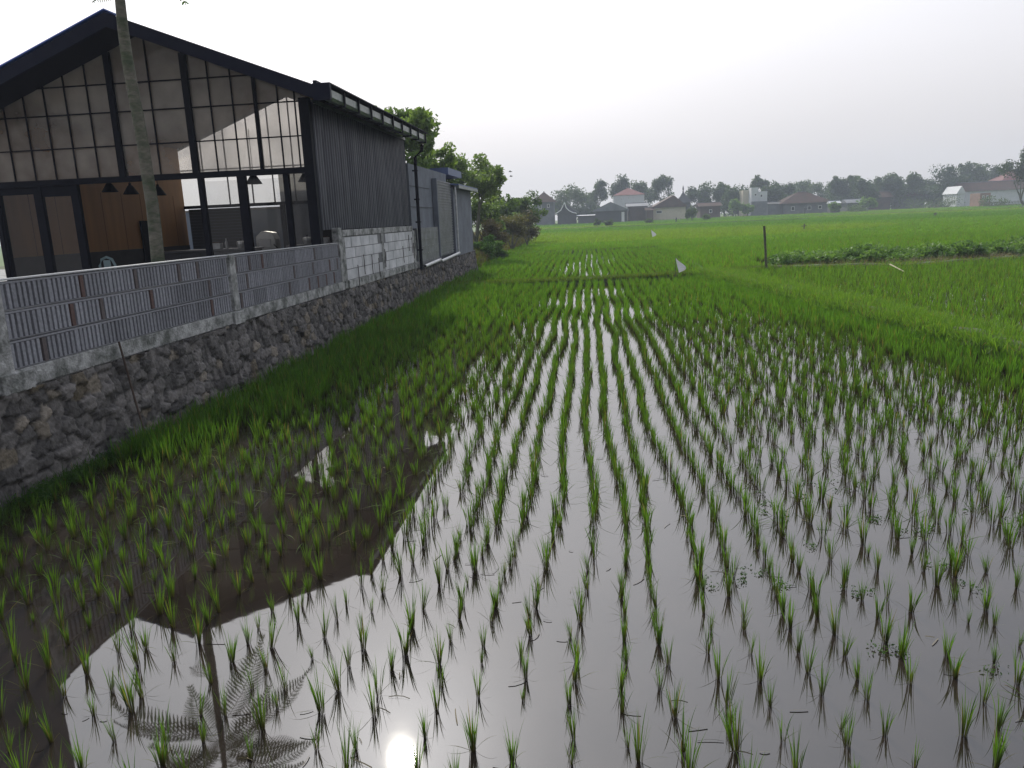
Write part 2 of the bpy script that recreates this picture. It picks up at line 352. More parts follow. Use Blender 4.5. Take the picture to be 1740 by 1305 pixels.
for k in range(14):
    nb = [10, 14, 18, 22, 13, 17, 24, 9, 15, 20, 12, 26, 14, 18][k]
    P1 = np.zeros((1, 3)); 
    a = blades(P1, np.array([.25]), nb+2, .0052, 5, lean=(.0, .19), curl=.38, rad=.020, seed=100+k)
    c = blades(P1, np.array([.17]), 2, .0035, 5, lean=(.6, 1.2), curl=.9, rad=.012, g1=(.10, .13, .03), g2=(.15, .13, .05), seed=200+k)
    a2 = blades(P1, np.array([.09]), 5, .008, 2, lean=(0, .15), curl=.1, rad=.014, g0=(.06, .05, .03), g1=(.06, .09, .02), g2=(.08, .11, .03), seed=300+k)
    V, Q, C = join([a, c, a2]); VAR.append(fast_mesh('rice_clump', V, Q, C, Mrice))
for p in near:
    o = link('rice_clump', rnd.choice(VAR)); o.location = (p[0], p[1], 0); o.rotation_euler = (rnd.gauss(0, .06), rnd.gauss(0, .06), rnd.uniform(0, 6.28))
    s = rnd.uniform(.58, 1.04)*(1.0 if rnd.random() > .08 else .6); o.scale = (s, s, s*rnd.uniform(.9, 1.12))
    if p[0] < -1.75: tag(o, 'young rice clump in the near shallow water on the left, by the mirrored roof', 'rice plant', 'nearest rice clumps on the left')
    elif p[0] < .45: tag(o, 'young rice clump in the middle rows nearest the bottom of the picture', 'rice plant', 'nearest rice clumps in the middle rows')
    else: tag(o, 'young rice clump in the pale grey water on the near right', 'rice plant', 'nearest rice clumps on the right')
def dens_h(P, r):
    x, y = P[:, 0], P[:, 1]
    h = .215*r.uniform(.75, 1.2, len(P))
    wall = np.clip((-3.2-x)/1.2, 0, 1)*np.clip((y-6.5)/2.5, 0, 1)
    return h*(1 + .35*wall + .22*np.clip((y-12)/12, 0, 1))
rr_ = np.random.default_rng(3); d2 = np.hypot(rest[:, 0], rest[:, 1])
A = rest[d2 < 9]; B = rest[(d2 >= 9) & (d2 < 17)]; Cc = rest[d2 >= 17]
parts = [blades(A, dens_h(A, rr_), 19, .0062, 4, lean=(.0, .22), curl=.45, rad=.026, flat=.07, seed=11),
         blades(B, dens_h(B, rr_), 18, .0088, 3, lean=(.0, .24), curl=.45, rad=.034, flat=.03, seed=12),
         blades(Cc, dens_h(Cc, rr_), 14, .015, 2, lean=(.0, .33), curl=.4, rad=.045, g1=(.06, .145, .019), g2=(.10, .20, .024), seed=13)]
# dense strip of taller rice along the stone wall and by the right bund
ex = []
for _ in range(1500):
    y = rnd.uniform(7.5, 27.8); w_ = np.interp(y, [7.5, 10, 16, 28], [.7, 1.5, 2.2, 2.4]); x = -5.2 + abs(rnd.gauss(0, .5))*w_
    if x < -2: ex.append((x, y, 0))
for _ in range(1500):
    y = rnd.uniform(7, 28); x = bundR(y)-.4 - abs(rnd.gauss(0, .55)); ex.append((x, y, 0))
ex = np.array(ex); exr = ex[ex[:, 0] > 0]; ex = ex[ex[:, 0] <= 0]
parts.append(blades(exr, .26*rr_.uniform(.75, 1.2, len(exr)), 12, .011, 3, lean=(.0, .35), curl=.5, rad=.045, g1=(.06, .15, .02), g2=(.095, .20, .025), seed=15))
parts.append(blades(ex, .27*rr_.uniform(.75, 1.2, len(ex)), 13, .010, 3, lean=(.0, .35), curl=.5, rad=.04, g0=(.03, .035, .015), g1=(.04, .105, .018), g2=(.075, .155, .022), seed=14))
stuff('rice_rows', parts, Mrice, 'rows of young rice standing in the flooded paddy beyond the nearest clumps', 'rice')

# second paddy, right paddies
p2 = []
for i in range(-22, 20):
    y = 28.7
    while y < 52.6:
        x = i*.30 - .02 + .05*math.sin(y*.4+PHI.get(i, 0)*.3)
        if -5.6 < x < 5.0: p2.append((x+rnd.gauss(0, .025), y, 0))
        y += .24*rnd.uniform(.85, 1.15)
p2 = np.array(p2)
p3 = []
y = 8.0
while y < 31:
    xm = y*.62+1.5; x = bundR(y)+.35
    while x < xm: 
        p3.append((x+rnd.gauss(0, .05), y+rnd.gauss(0, .05), 0)); x += .23
    y += .21
p3 = np.array(p3)
p4 = []
y = 31.4
while y < 58:
    xm = y*.62+2; x = 4.9 if y < 53.5 else -5.5
    while x < xm:
        if not (x > 7 and y < 36.5 + (x-8)*.12): p4.append((x+rnd.gauss(0, .06), y+rnd.gauss(0, .06), 0))
        x += .30
    y += .27
p4 = np.array(p4)
parts = [blades(p2, .29*rr_.uniform(.75, 1.2, len(p2)), 10, .022, 2, lean=(.02, .4), rad=.055, g1=(.07, .165, .02), g2=(.105, .21, .024), seed=21),
         blades(p3, .29*rr_.uniform(.8, 1.25, len(p3)), 10, .014, 3, lean=(.02, .45), rad=.07, g1=(.075, .17, .02), g2=(.11, .21, .025), seed=22),
         blades(p4, .33*rr_.uniform(.85, 1.15, len(p4)), 9, .03, 2, lean=(.02, .45), rad=.09, g1=(.08, .18, .02), g2=(.115, .22, .024), seed=23)]
stuff('rice_fields', parts, Mrice, 'dense bright green rice in the neighbouring paddies beyond the low bunds', 'rice')
# far fields
pf = []
def farx0(y): return np.interp(y, [55, 85, 130, 260], [-5.6, -5.8, -7.5, -22])
y = 58.0
while y < 262:
    s = .42 + (y-58)*.0045; x = farx0(y); xm = y*.60+6
    n = int((xm-x)/s); xs = x + s*np.arange(n) + rng.normal(0, s*.2, n); ys = y + rng.normal(0, s*.22, n)
    pf.append(np.stack([xs, ys, np.full(n, -.05)], 1)); y += s*.9
pf = np.concatenate(pf)
patch = np.sin(pf[:, 0]*.045+pf[:, 1]*.02)+np.sin(pf[:, 1]*.075+1.3)+.5*np.sin(pf[:, 0]*.02-pf[:, 1]*.11)
fd = [(patch < -.5, (.065, .155, .02), (.09, .19, .024)), ((patch >= -.5) & (patch < .7), (.085, .18, .02), (.12, .22, .026)), (patch >= .7, (.12, .20, .024), (.15, .235, .028))]
parts = []
for k, (mk, a, c) in enumerate(fd):
    q = pf[mk]; sc_ = .55 + q[:, 1]*.003
    v = blades(q, .36*sc_.clip(.8, 1.3), 7, .11, 1, lean=(.05, .7), rad=.22, g0=a, g1=a, g2=tuple(1.12*v for v in c), seed=31+k); parts.append(v)
stuff('far_rice', parts, Mrice, 'wide bright green rice fields stretching back to the village', 'rice')

# grass on bunds, weeds
def along(pts, n, w, z):
    pts = np.array(pts, float); seg = np.hypot(*(pts[1:]-pts[:-1]).T); cs = np.concatenate([[0], np.cumsum(seg)]); t = rng.uniform(0, cs[-1], n)
    x = np.interp(t, cs, pts[:, 0]) + rng.normal(0, w, n); y = np.interp(t, cs, pts[:, 1]) + rng.normal(0, w, n)
    return np.stack([x, y, np.full(n, z)], 1)
g = [blades(along(bundA[:5], 5000, .15, .12), .13*rng.uniform(.4, 1.5, 5000), 6, .012, 2, lean=(.1, .9), rad=.05, g0=(.09, .10, .03), g1=(.06, .12, .02), g2=(.11, .16, .03), seed=41),
     blades(along([(7.9, 3), (6.5, 12.15), (5.66, 19.4), (4.35, 29.3)], 9000, .30, .18), .19*rng.uniform(.5, 1.5, 9000), 8, .012, 3, lean=(.1, .9), rad=.06, g0=(.05, .09, .02), g1=(.08, .17, .022), g2=(.13, .225, .035), seed=42),
     blades(along([(-6, 52.4), (-1, 53.2), (5, 54), (15, 55), (34, 55.5)], 1800, .2, .1), .13*rng.uniform(.5, 1.4, 1800), 5, .025, 2, lean=(.1, .9), rad=.06, seed=43),
     blades(along(bundA[4:], 2600, .16, .11), .10*rng.uniform(.5, 1.4, 2600), 5, .02, 2, lean=(.1, .9), rad=.05, g1=(.10, .13, .04), g2=(.17, .17, .08), seed=44)]
stuff('bund_grass', g, Mrice, 'short green grass covering the low earth bunds between paddies', 'grass')

def leafcloud(centers, radii, n, size, c1, c2, seed, squash=1.0, drop=0.0):
    """n leaf quads spread through ellipsoid clumps"""
    r = np.random.default_rng(seed); m = len(centers); k = r.integers(0, m, n)
    ctr = np.asarray(centers)[k]; rad = np.asarray(radii)[k]
    d = r.normal(size=(n, 3)); d /= np.linalg.norm(d, axis=1)[:, None]; q = r.random(n)**(1/2.1)
    p = ctr + d*(rad*q)[:, None]*np.array([1, 1, squash])
    a = r.normal(size=(n, 3)); a[:, 2] -= drop; a /= np.linalg.norm(a, axis=1)[:, None]
    b_ = r.normal(size=(n, 3)); b_ -= a*(a*b_).sum(1)[:, None]; b_ /= np.linalg.norm(b_, axis=1)[:, None]
    s = size*r.uniform(.6, 1.3, n)[:, None]
    V = np.stack([p - a*s*.5, p + b_*s*.24 - a*s*.05, p + a*s*.5, p - b_*s*.24 - a*s*.05], 1).reshape(-1, 3)
    Q = np.arange(4*n).reshape(-1, 4)
    tint = np.asarray(r.random(m))[k][:, None]*.65 + r.random(n)[:, None]*.35
    C = np.repeat(np.array(c1)*(1-tint) + np.array(c2)*tint, 4, 0)
    return V, Q, C

# cut weeds heaped along the right canal
hc = []; hr = []
for i in range(230):
    t = i/229; x = 7.9 + t*13 + rnd.gauss(0, .3); y = np.interp(x, [8, 12, 17, 22], [32.4, 32.0, 33.6, 35.6]) + rnd.uniform(0, 2.6)
    hc.append((x, y, rnd.uniform(.05, .46)*(.9+.25*math.sin(x*1.7+1)))); hr.append(rnd.uniform(.25, .5))
stuff('weeds', [leafcloud(hc, hr, 38000, .17, (.05, .11, .028), (.15, .25, .06), 51, squash=.7),
                blades(along([(7.8, 32.3), (12, 31.6), (17, 33.2)], 700, .35, .05), .35*rng.uniform(.4, 1.2, 700), 4, .02, 3, lean=(.4, 1.3), curl=.7, rad=.1, g0=(.12, .10, .06), g1=(.10, .09, .05), g2=(.16, .14, .09), seed=52)], Mleaf,
      'heap of dark green weeds and dry stalks along the far canal edge', 'weeds')
# floating straw
def straws(n, seed):
    r = np.random.default_rng(seed); V = []; Q = []; C = []; k = 0
    while k < n:
        d = 2.6 + 12*r.random()**1.7; x = r.uniform(-.95*d, .62*d); y = d
        if x < -5.0 or not inframe(x, y): continue
        a = r.uniform(-.5, .5) if r.random() < .6 else r.uniform(0, 3.1); ln = r.uniform(.03, .13); w = r.uniform(.001, .003)
        cv = r.normal(0, .25); c = np.array([.10, .085, .055])*r.uniform(.5, 2.2); b0 = len(V)
        for j in range(4):
            t = j/3-.5; aa = a+cv*t
            px, py = x+math.cos(aa)*ln*t, y+math.sin(aa)*ln*t; z = .003+.004*math.cos(t*3)
            V += [(px-math.sin(a)*w, py+math.cos(a)*w, z), (px+math.sin(a)*w, py-math.cos(a)*w, z+.003)]; C += [c, c]
        Q += [(b0+2*j, b0+2*j+1, b0+2*j+3, b0+2*j+2) for j in range(3)]; k += 1
    return np.array(V), np.array(Q), np.array(C)
stuff('floating_straw', [straws(220, 5)], Mstraw, 'thin dead straw and blades floating between the rice clumps', 'straw')
wc = []; wr = []
for x, y in [(1310, 850), (1330, 880), (1350, 840), (1440, 830), (1500, 885), (1490, 880), (1550, 905), (1265, 987), (1337, 995), (1440, 1005), (1465, 1010), (1525, 1110), (1505, 1108), (1650, 1000), (1200, 995), (1290, 975), (1700, 1140), (1565, 900), (1300, 865), (1640, 870), (1400, 815), (1380, 930), (1610, 960), (1720, 880)]:
    for _ in range(3):
        p = G(x+rnd.gauss(0, 14), y+rnd.gauss(0, 5)); wc.append((p[0], p[1], .015)); wr.append(rnd.uniform(.03, .07))
stuff('floating_weeds', [leafcloud(wc, wr, 800, .020, (.03, .07, .02), (.07, .14, .03), 53, squash=.3)], Mleaf, 'small round-leaved water weeds floating among the rice at right', 'water weed')

# ------------------------------------------------------------------ stone retaining wall
WX = -6.30        # survey X of the wall face
zw = H - H/K      # survey z of the water
def stonewall():
    step = .028; y0, y1 = 4.6, 42.6; z0, z1 = zw-.08, .78
    ny = int((y1-y0)/step); nz = int((z1-z0)/step)
    Yg, Zg = np.meshgrid(np.linspace(y0, y1, ny), np.linspace(z0, z1, nz), indexing='ij')
    cs = .20; u = Yg/cs*.86 + .18*np.sin(Zg*5+Yg*2); v = Zg/cs*1.15 + .15*np.sin(Yg*3.1)
    r = np.random.default_rng(9); jx = r.random((400, 60, 2)); hgt = r.random((400, 60)); tone = r.random((400, 60, 3))
    iu = np.floor(u).astype(int); iv = np.floor(v).astype(int); F1 = np.full(u.shape, 9.); F2 = F1.copy(); ID = np.zeros(u.shape+(2,), int)
    for a in (-1, 0, 1):
        for b in (-1, 0, 1):
            cu, cv = iu+a, iv+b; j = jx[cu % 400, (cv+20) % 60]; d = np.hypot(cu+.1+.8*j[..., 0]-u, cv+.1+.8*j[..., 1]-v)
            m = d < F1; F2 = np.where(m, F1, np.minimum(F2, d)); ID[m] = np.stack([cu, cv], -1)[m]; F1 = np.where(m, d, F1)
    e = np.clip((F2-F1)/.13, 0, 1); hh = hgt[ID[..., 0] % 400, (ID[..., 1]+20) % 60]; tt = tone[ID[..., 0] % 400, (ID[..., 1]+20) % 60]
    slope = (hh-.5)*(u-iu-.5)*.05
    disp = e**.35*(.03+.075*hh) + slope*2 + r.normal(0, .007, u.shape)
    batter = (.78-Zg)*.10
    X = WX + batter + disp - .03
    V = np.stack([X*K, Yg*K, H+K*(Zg-H)], -1).reshape(-1, 3)
    base = np.array([.10, .091, .086])*(.45+1.1*tt[..., :1]) * np.array([1, 1, 1]) + (tt[..., 1:2] > .88)*np.array([.05, .035, .012])
    C = (base*(.22+.78*e[..., None])).reshape(-1, 3)
    i, j = np.meshgrid(np.arange(ny-1), np.arange(nz-1), indexing='ij'); a = (i*nz+j).ravel()
    Q = np.stack([a, a+nz, a+nz+1, a+1], 1)
    o = link('retaining_wall', fast_mesh('retaining_wall', V, Q, C, Mstone))
    o.location = (0, 0, 0)
    return tag(o, 'rough dark river-stone retaining wall rising from the paddy under the fence', 'retaining wall')
stone = stonewall()
# earth body of the yard
b = MB(T); b.box(-60, WX-.06, 4.0, 42.6, zw-.3, .74); tag(b.build('yard', Mconc), kind='structure')
b = MB(T); b.box(WX-.10, WX+.02, 42.605, 42.75, zw-.3, .8); o = b.build('wall_end', Mconc, stone)
# cement beam on the wall
b = MB(T)
b.box(WX-.22, WX+.0, 7.35, 19.5, .781, 1.0)
b.box(WX-.22, WX+.045, 7.45, 7.95, .76, .985); b.box(WX-.22, WX+.045, 13.02, 13.42, .76, .985)
o = b.build('footing_beam', Mconc, stone, bevel=.012)

# ------------------------------------------------------------------ vent-tile fence
fence = empty('fence', T((WX, 13.3, 1.0)), 'long grey cement fence of slotted vent tiles on the stone wall', 'fence')
def tile_panel(y0, y1, seed):
    r = random.Random(seed); b = MB(T); zt = 1.975; zb = 1.003; rows = 3; rh = (zt-zb)/rows
    pitch = .082
    for k in range(rows):
        za, zc = zb+k*rh+.006, zb+(k+1)*rh-.018
        y = y0 + (0 if k % 2 else .22); n = 0
        b.box(WX-.10, WX-.006, y0, y1, zc-.016, zc+.006, (1, 1, 1))        # mortar and tile rims
        b.box(WX-.10, WX-.006, y0, y1, za-.004, za+.010, (.75, .75, .75))
        y = y0; off = r.randint(0, 6); tilec = 1.0; zoff = 0
        while y < y1-.03:
            if (n+off) % 7 == 0: tilec = r.uniform(.75, 1.12); zoff = r.uniform(-.004, .004)
            c = tilec*r.uniform(.88, 1.1); cc = (c, c, c*1.02)
            wdt = .046
            if (n+off) % 7 == 0:
                wdt = .062
                if r.random() < .42: cc = (.44, .26, .21) if r.random() < .4 else (.42, .34, .31)
            b.box(WX-.09+r.uniform(-.004, .004), WX+r.uniform(-.004, .002), y, min(y+wdt, y1), za+.0105+zoff, zc-.0215+zoff, cc)
            y += pitch + (wdt-.046)*.6; n += 1
    o = b.build('tile_panel', Mtile, fence); return o
tile_panel(7.72, 13.08, 1); tile_panel(13.34, 19.22, 2)
for y0, y1, zt, zb in ((7.40, 7.70, 2.02, .79), (13.10, 13.32, 1.99, 1.002), (19.25, 19.52, 2.36, 1.002)):
    b = MB(T); b.box(WX-.16, WX+.02, y0, y1, zb, zt); b.build('post', Mconc, fence, bevel=.01)
b = MB(T)
b.box(WX-.13, WX+.005, 7.72, 13.08, 1.977, 1.992); b.box(WX-.13, WX+.005, 13.34, 19.22, 1.977, 1.992)
b.build('coping', mat('pale_cement', (.42, .42, .42), .9, var=.2), fence)

# building at the left edge of the view (its end shows as a sliver and as the dark upright edge in the water)
sb = empty('side_building', (-7, 5, .98), 'grey rendered building end at the left edge before the vent-tile fence', 'building')
b = MB(); b.box(-9.5, -5.52, 2.2, 6.6, .985, 4.15); b.build('wall', Mgreywall, sb)
b = MB(); b.prism([(-5.35, 2.0, 4.16), (-9.7, 2.0, 4.16), (-9.7, 2.0, 4.26), (-5.35, 2.0, 4.26)], (0, 4.75, 0)); b.build('roof', Mconc, sb)
b = MB(); b.box(-5.519, -5.49, 4.0, 4.9, 2.0, 3.1); w = b.build('window', Mblack, sb); b = MB(); b.box(-5.489, -5.482, 4.06, 4.84, 2.06, 3.04); b.build('pane', Mpane, w)
# white block wall
bw = empty('block_wall', T((WX, 23.7, .8)), 'pale lightweight-block wall under the dark corrugated side', 'wall')
b = MB(T); b.box(WX-.12, WX-.018, 19.52, 27.8, .79, 2.13, (.3, .3, .3)); b.build('mortar', Mblock, bw)
b = MB(T); rb = random.Random(3); zz = 1.0; r_ = 0
while zz < 2.10:
    y = 19.75 - (.3 if r_ % 2 else 0)
    while y < 27.75:
        ya, yb = max(y, 19.7), min(y+.86, 27.62)
        if yb-ya > .05 and not (23.35 < (ya+yb)/2 < 23.5):
            c = rb.uniform(.86, 1.08); b.box(WX-.10, WX+rb.uniform(-.003, .003), ya+.007, yb-.007, zz+.006, min(zz+.268, 2.118), (c, c, c*1.01))
        y += .88
    zz += .28; r_ += 1
b.build('blocks', Mblock, bw, bevel=.004)
b = MB(T)
b.box(WX-.13, WX+.012, 19.53, 27.7, 2.132, 2.30); b.box(WX-.13, WX+.012, 19.53, 19.74, .8, 2.13); b.box(WX-.13, WX+.010, 23.35, 23.62, .9, 2.13)
b.box(WX-.13, WX+.012, 27.62, 28.1, .8, 2.13); b.box(WX-.13, WX+.04, 19.76, 28.3, .785, .995)
b.build('concrete_frame', Mconc, bw, bevel=.012)
b = MB(T)
for y_, z_ in ((20.6, 1.35), (21.2, 1.6), (22.0, 1.55), (22.75, 1.42), (23.5, 1.65), (25.9, 1.65), (26.8, 2.0), (27.3, 1.9), (27.5, 1.7)):
    b.tube([(WX+.05, y_, z_-.55), (WX+.045, y_+rb.uniform(-.03, .03), z_)], .012, 5)
b.build('rebar', mat('rusty_rebar', (.05, .035, .03), .8), bw)

# ------------------------------------------------------------------ glass-fronted hall
hall = empty('cafe_building', T((-10.5, 18.6, .8)), 'black steel barn-like hall with glazed gable and dark corrugated side', 'building')
XR, XL, YF, YB, XM = -6.50, -14.75, 18.60, 27.7, -10.58
def roofz(x): return 7.0 - .385*abs(x-XM)      # underside line at facade
# roof: two slabs, extends in front (fascia) and sides
b = MB(T); th = .20; yf, yb = 17.45, 28.15
for sgn, xe in ((1, -5.98), (-1, -15.35)):
    za, zb2 = roofz(XM)+.02, roofz(xe)+.02
    b.prism([(XM, yf+.06, za), (xe, yf+.06, zb2), (xe, yf+.06, zb2+th), (XM, yf+.06, za+th)], (0, yb-yf-.06, 0))
b.build('roof', Mroof, hall)
b = MB(T)
for xe in (-5.94, -15.39):
    za, zb2 = roofz(XM)-.05, roofz(xe)-.05
    b.prism([(XM, yf, za), (xe, yf, zb2), (xe, yf, zb2+th+.10), (XM, yf, za+th+.10)], (0, .058, 0))
b.build('fascia', Mroof, hall)
b = MB(T)      # dark soffit forward of the glass + ply ceiling inside
for xe in (-6.0, -15.3):
    b.prism([(XM, yf+.07, roofz(XM)-.02), (xe, yf+.07, roofz(xe)-.02), (xe, yf+.07, roofz(xe)+.015), (XM, yf+.07, roofz(XM)+.015)], (0, 1.0, 0))
b.build('soffit', Mblack, hall)
b = MB(T)
for xe in (-6.56, -14.7):
    b.prism([(XM, YF+.12, roofz(XM)-.05), (xe, YF+.12, roofz(xe)-.05), (xe, YF+.12, roofz(xe)-.012), (XM, YF+.12, roofz(XM)-.012)], (0, YB-YF-.2, 0))
b.build('ceiling', Mply, hall)
b = MB(T); b.box(-5.99, -5.60, 17.43, 17.54, 5.14, 5.49); b.build('gutter_end', Mroof, hall)
b = MB(T); za, zb2 = roofz(XM)+.30, roofz(-15.39)+.30
b.prism([(XM, yf-.01, za), (-15.39, yf-.01, zb2), (-15.39, yf-.01, zb2+.03), (XM, yf-.01, za+.03)], (0, .5, 0)); b.build('roof_edge_trim', mat('blue_trim', (.03, .09, .35), .5), hall)
# gutter at right eave
b = MB(T)
gx0 = -5.95; pts = [(-5.93, 5.42), (-5.93, 5.25), (-5.86, 5.18), (-5.74, 5.18), (-5.69, 5.24), (-5.69, 5.40), (-5.72, 5.40), (-5.72, 5.25), (-5.76, 5.21), (-5.85, 5.21), (-5.90, 5.26), (-5.90, 5.42)]
b.prism([(x, 17.55, z) for x, z in pts], (0, 10.45, 0)); b.build('gutter', Mgutter, hall)
for k in range(10):
    y_ = 17.5 + k*1.16; b = MB(T)
    b.box(-5.945, -5.65, y_, y_+.07, 5.14, 5.175); b.box(-5.685, -5.65, y_, y_+.07, 5.175, 5.47); b.build('gutter_bracket', Mblack, hall)
b = MB(T); b.box(-5.98, -5.90, 17.46, 28.15, 5.30, 5.56); b.box(-5.90, -5.60, 17.46, 28.15, 5.475, 5.50); b.build('eave_trim', Mroof, hall)
# corrugated side cladding
def corrug(y0, y1, x, z0, zt0, zt1, pitch, amp, m, name, parent):
    n = int((y1-y0)/pitch*6); V = []; Q = []; CC = []
    for i in range(n+1):
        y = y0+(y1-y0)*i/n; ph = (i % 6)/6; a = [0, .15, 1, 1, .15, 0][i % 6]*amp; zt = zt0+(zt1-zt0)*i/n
        V += [(x+a, y, z0), (x+a, y, zt)]; w_ = 1.35 if a > amp*.5 else .55; CC += [(w_, w_, w_)]*2  # rib shading painted in: crests lightened, valleys darkened by vertex colour
    Q = [(2*i, 2*i+2, 2*i+3, 2*i+1) for i in range(n)]
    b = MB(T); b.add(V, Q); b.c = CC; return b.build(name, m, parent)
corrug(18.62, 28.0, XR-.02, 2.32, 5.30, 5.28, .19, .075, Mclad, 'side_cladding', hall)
b = MB(T); b.box(XR-.06, XR-.02, 18.7, 27.95, 2.33, 5.3); b.build('side_wall', Mblack, hall)
b = MB(T); b.box(XR+.0, XR+.09, 18.75, 28.0, 5.28, 5.36); b.build('top_flashing', Mgutter, hall)
# columns and beams of the facade
b = MB(T); b.box(XR-.22, XR+.02, YF-.14, YF+.06, .6, 5.38); b.build('corner_column', Mblack, hall)
b = MB(T); b.box(XR-.20, XR-.02, 27.8, 28.0, .75, 5.2); b.build('column', Mblack, hall)
b = MB(T); b.box(XL-.12, XL-.001, YF-.1, YF+.1, .75, 5.3); b.build('column', Mblack, hall)
b = MB(T); b.box(XL, XR-.22, YF-.10, YF+.02, 3.68, 3.82); b.build('beam', Mblack, hall)
hw = .075
for x in (-11.36, -9.47, -7.80):
    b = MB(T); w_ = hw if x < -8 else .03
    b.box(x-w_, x+w_, YF-.09, YF+.05, 3.82, roofz(x)-.02); b.build('mullion', Mblack, hall)
b = MB(T)
for x in (-14.21, -13.66, -13.11, -12.56, -11.98, -10.38, -8.91, -8.36, -7.25, -6.84):
    b.box(x-.016, x+.016, YF-.05, YF-.022, 3.82, roofz(x)-.02)
for z in (4.54, 5.32, 5.965):
    dx = (7.0-z)/.385; b.box(max(XL, XM-dx), min(XR-.2, XM+dx), YF-.046, YF-.026, z-.015, z+.015)
b.build('glazing_bars', Mblack, hall)
b = MB(T)
zf = lambda x: roofz(x)-.01
b.add([(XL, YF, 3.82), (XR-.2, YF, 3.82), (XR-.2, YF, zf(XR-.2)), (XM, YF, zf(XM)), (XL, YF, zf(XL))], [(0, 1, 2, 3, 4)])
b.build('gable_glass', Mglass, hall)
# lower shopfront frames
b = MB(T)
for x0, x1 in ((-14.87, -14.70), (-13.78, -13.57), (-12.79, -12.60), (-9.46, -9.33), (-8.46, -8.25), (-7.30, -7.17), (-6.64, -6.5)):
    b = MB(T); b.box(x0, x1, YF-.07, YF+.05, .76, 3.68); b.build('shopfront_post', Mblack, hall)
b = MB(T); b.box(XL, -12.79, YF-.055, YF+.04, .76, .92); b.build('threshold', Mblack, hall); b = MB(T); b.box(-8.25, -6.64, YF-.055, YF+.04, .76, .9); b.build('threshold', Mblack, hall)
b = MB(T); b.box(-14.7, -13.78, YF-.045, YF+.03, 3.5, 3.68); b.build('door_head', Mblack, hall); b = MB(T); b.box(-13.57, -12.79, YF-.045, YF+.03, 3.42, 3.68); b.build('door_head', Mblack, hall)
for x0, x1 in ((-14.70, -13.78), (-13.57, -12.79), (-9.33, -8.46), (-8.25, -7.30), (-7.17, -6.64)):
    b = MB(T); b.add([(x0, YF-.01, .9), (x1, YF-.01, .9), (x1, YF-.01, 3.6), (x0, YF-.01, 3.6)], [(0, 1, 2, 3)]); b.build('door_glass', Mglass2, hall)
# interior shell
b = MB(T); b.box(XL-.1, XR-.06, YF-.05, YB+.1, .742, .80); b.build('floor', Mfloor, hall)
b = MB(T); b.box(XL-.06, XL, YF+.1, YB, 1.95, 5.38)
b.build('timber_wall', Mwood, hall)
b = MB(T)
for k in range(8):
    y_ = 19.6+k*1.05; b.box(XL+.001, XL+.004, y_, y_+.02, 1.95, 3.7)
b.build('timber_wall_joint', mat('joint', (.12, .06, .03), .9), hall)
b = MB(T); b.box(XL-.06, XL+.02, YF+.1, YB, .8, 1.948); b.build('dado', Mdado, hall)
b = MB(T); b.box(XL+.021, XL+.07, 24.6, 25.6, .8, 2.85); b.build('inner_door', Mblack, hall)
# back wall: glazing above, solid bays below
b = MB(T)
b.add([(XL, YB, 3.35), (XR-.1, YB, 3.35), (XR-.1, YB, zf(XR-.1)), (XM, YB, zf(XM)), (XL, YB, zf(XL))], [(0, 1, 2, 3, 4)])
b.build('rear_glazing', Mback, hall)
b = MB(T)
for x in (-13.9, -13.0, -12.1, -11.3, -10.5, -9.6, -8.7, -7.8): b.box(x-.02, x+.02, YB+.01, YB+.05, 3.35, roofz(x)-.03)
for z in (4.6,): b.box(XL, XR, YB+.012, YB+.045, z-.02, z+.02)
b.box(XL, XR, YB-.06, YB+.07, 3.24, 3.35)
b.build('rear_frame', Mblack, hall)
b = MB(T)
for k in range(22):
    z = .85+k*.108; b.box(XL+.15, -12.6, YB-.03, YB-.0+(.012 if k % 2 else 0), z, z+.104)
b.build('roller_shutter', mat('shutter', (.05, .05, .055), .5), hall)
b = MB(T); b.box(-12.55, -12.3, YB-.08, YB+.02, .8, 3.24); b.box(-11.1, -10.95, YB-.08, YB+.02, .8, 3.24); b.box(-9.9, -9.75, YB-.08, YB+.02, .8, 3.24); b.build('rear_post', Mblack, hall)
b = MB(T); b.add([(-12.3, YB, .8), (-9.9, YB, .8), (-9.9, YB, 3.24), (-12.3, YB, 3.24)], [(0, 1, 2, 3)]); b.build('rear_door_glass', Mglass2, hall)
b = MB(T); b.box(-9.75, -8.0, YB-.5, YB, .8, 2.85); b.build('kitchen_box', mat('kitchen_dark', (.03, .033, .035), .6), hall)
b = MB(T); b.box(-8.0, XR-.07, YB-.04, YB, .8, 3.23); b.build('rear_wall', mat('inner_grey', (.16, .165, .18), .8), hall)
b = MB(T); b.box(-9.75, -8.0, YB-.01, YB+.03, 2.85, 3.23); b.build('rear_band', mat('inner_blue', (.25, .29, .36), .8), hall)

# things inside the hall
def pendant(px, py, Y, label):
    p = at(px, py, Y*K) ; e = empty('pendant_lamp', p, label, 'lamp', 'cone pendant lamps inside the hall')
    x, y, z = p; b = MB(); b.lathe([(.001, .17), (.03, .17), (.035, .12), (.07, .09), (.19, -.10), (.185, -.10), (.06, .08)], x, y, 14)
    b.v = [(a, c_2, d+z) for a, c_2, d in b.v]; b.build('shade', Mblack, e)
    b = MB(); b.tube([(x, y, z+.15), (x, y, z+1.1)], .008, 5); b.build('cord', Mblack, e)
pendant(186, 319, 20.8, 'black cone lamp nearest the left glass doors, over the timber wall')
pendant(222, 323, 21.4, 'black cone lamp just left of the slender tree trunk')
pendant(269, 325, 22.0, 'black cone lamp just right of the slender tree trunk')
pendant(431, 305, 20.2, 'dark cone lamp in front of the bright clerestory, by the middle door frame')
pendant(520, 301, 20.2, 'dark cone lamp near the corner column at the right end')
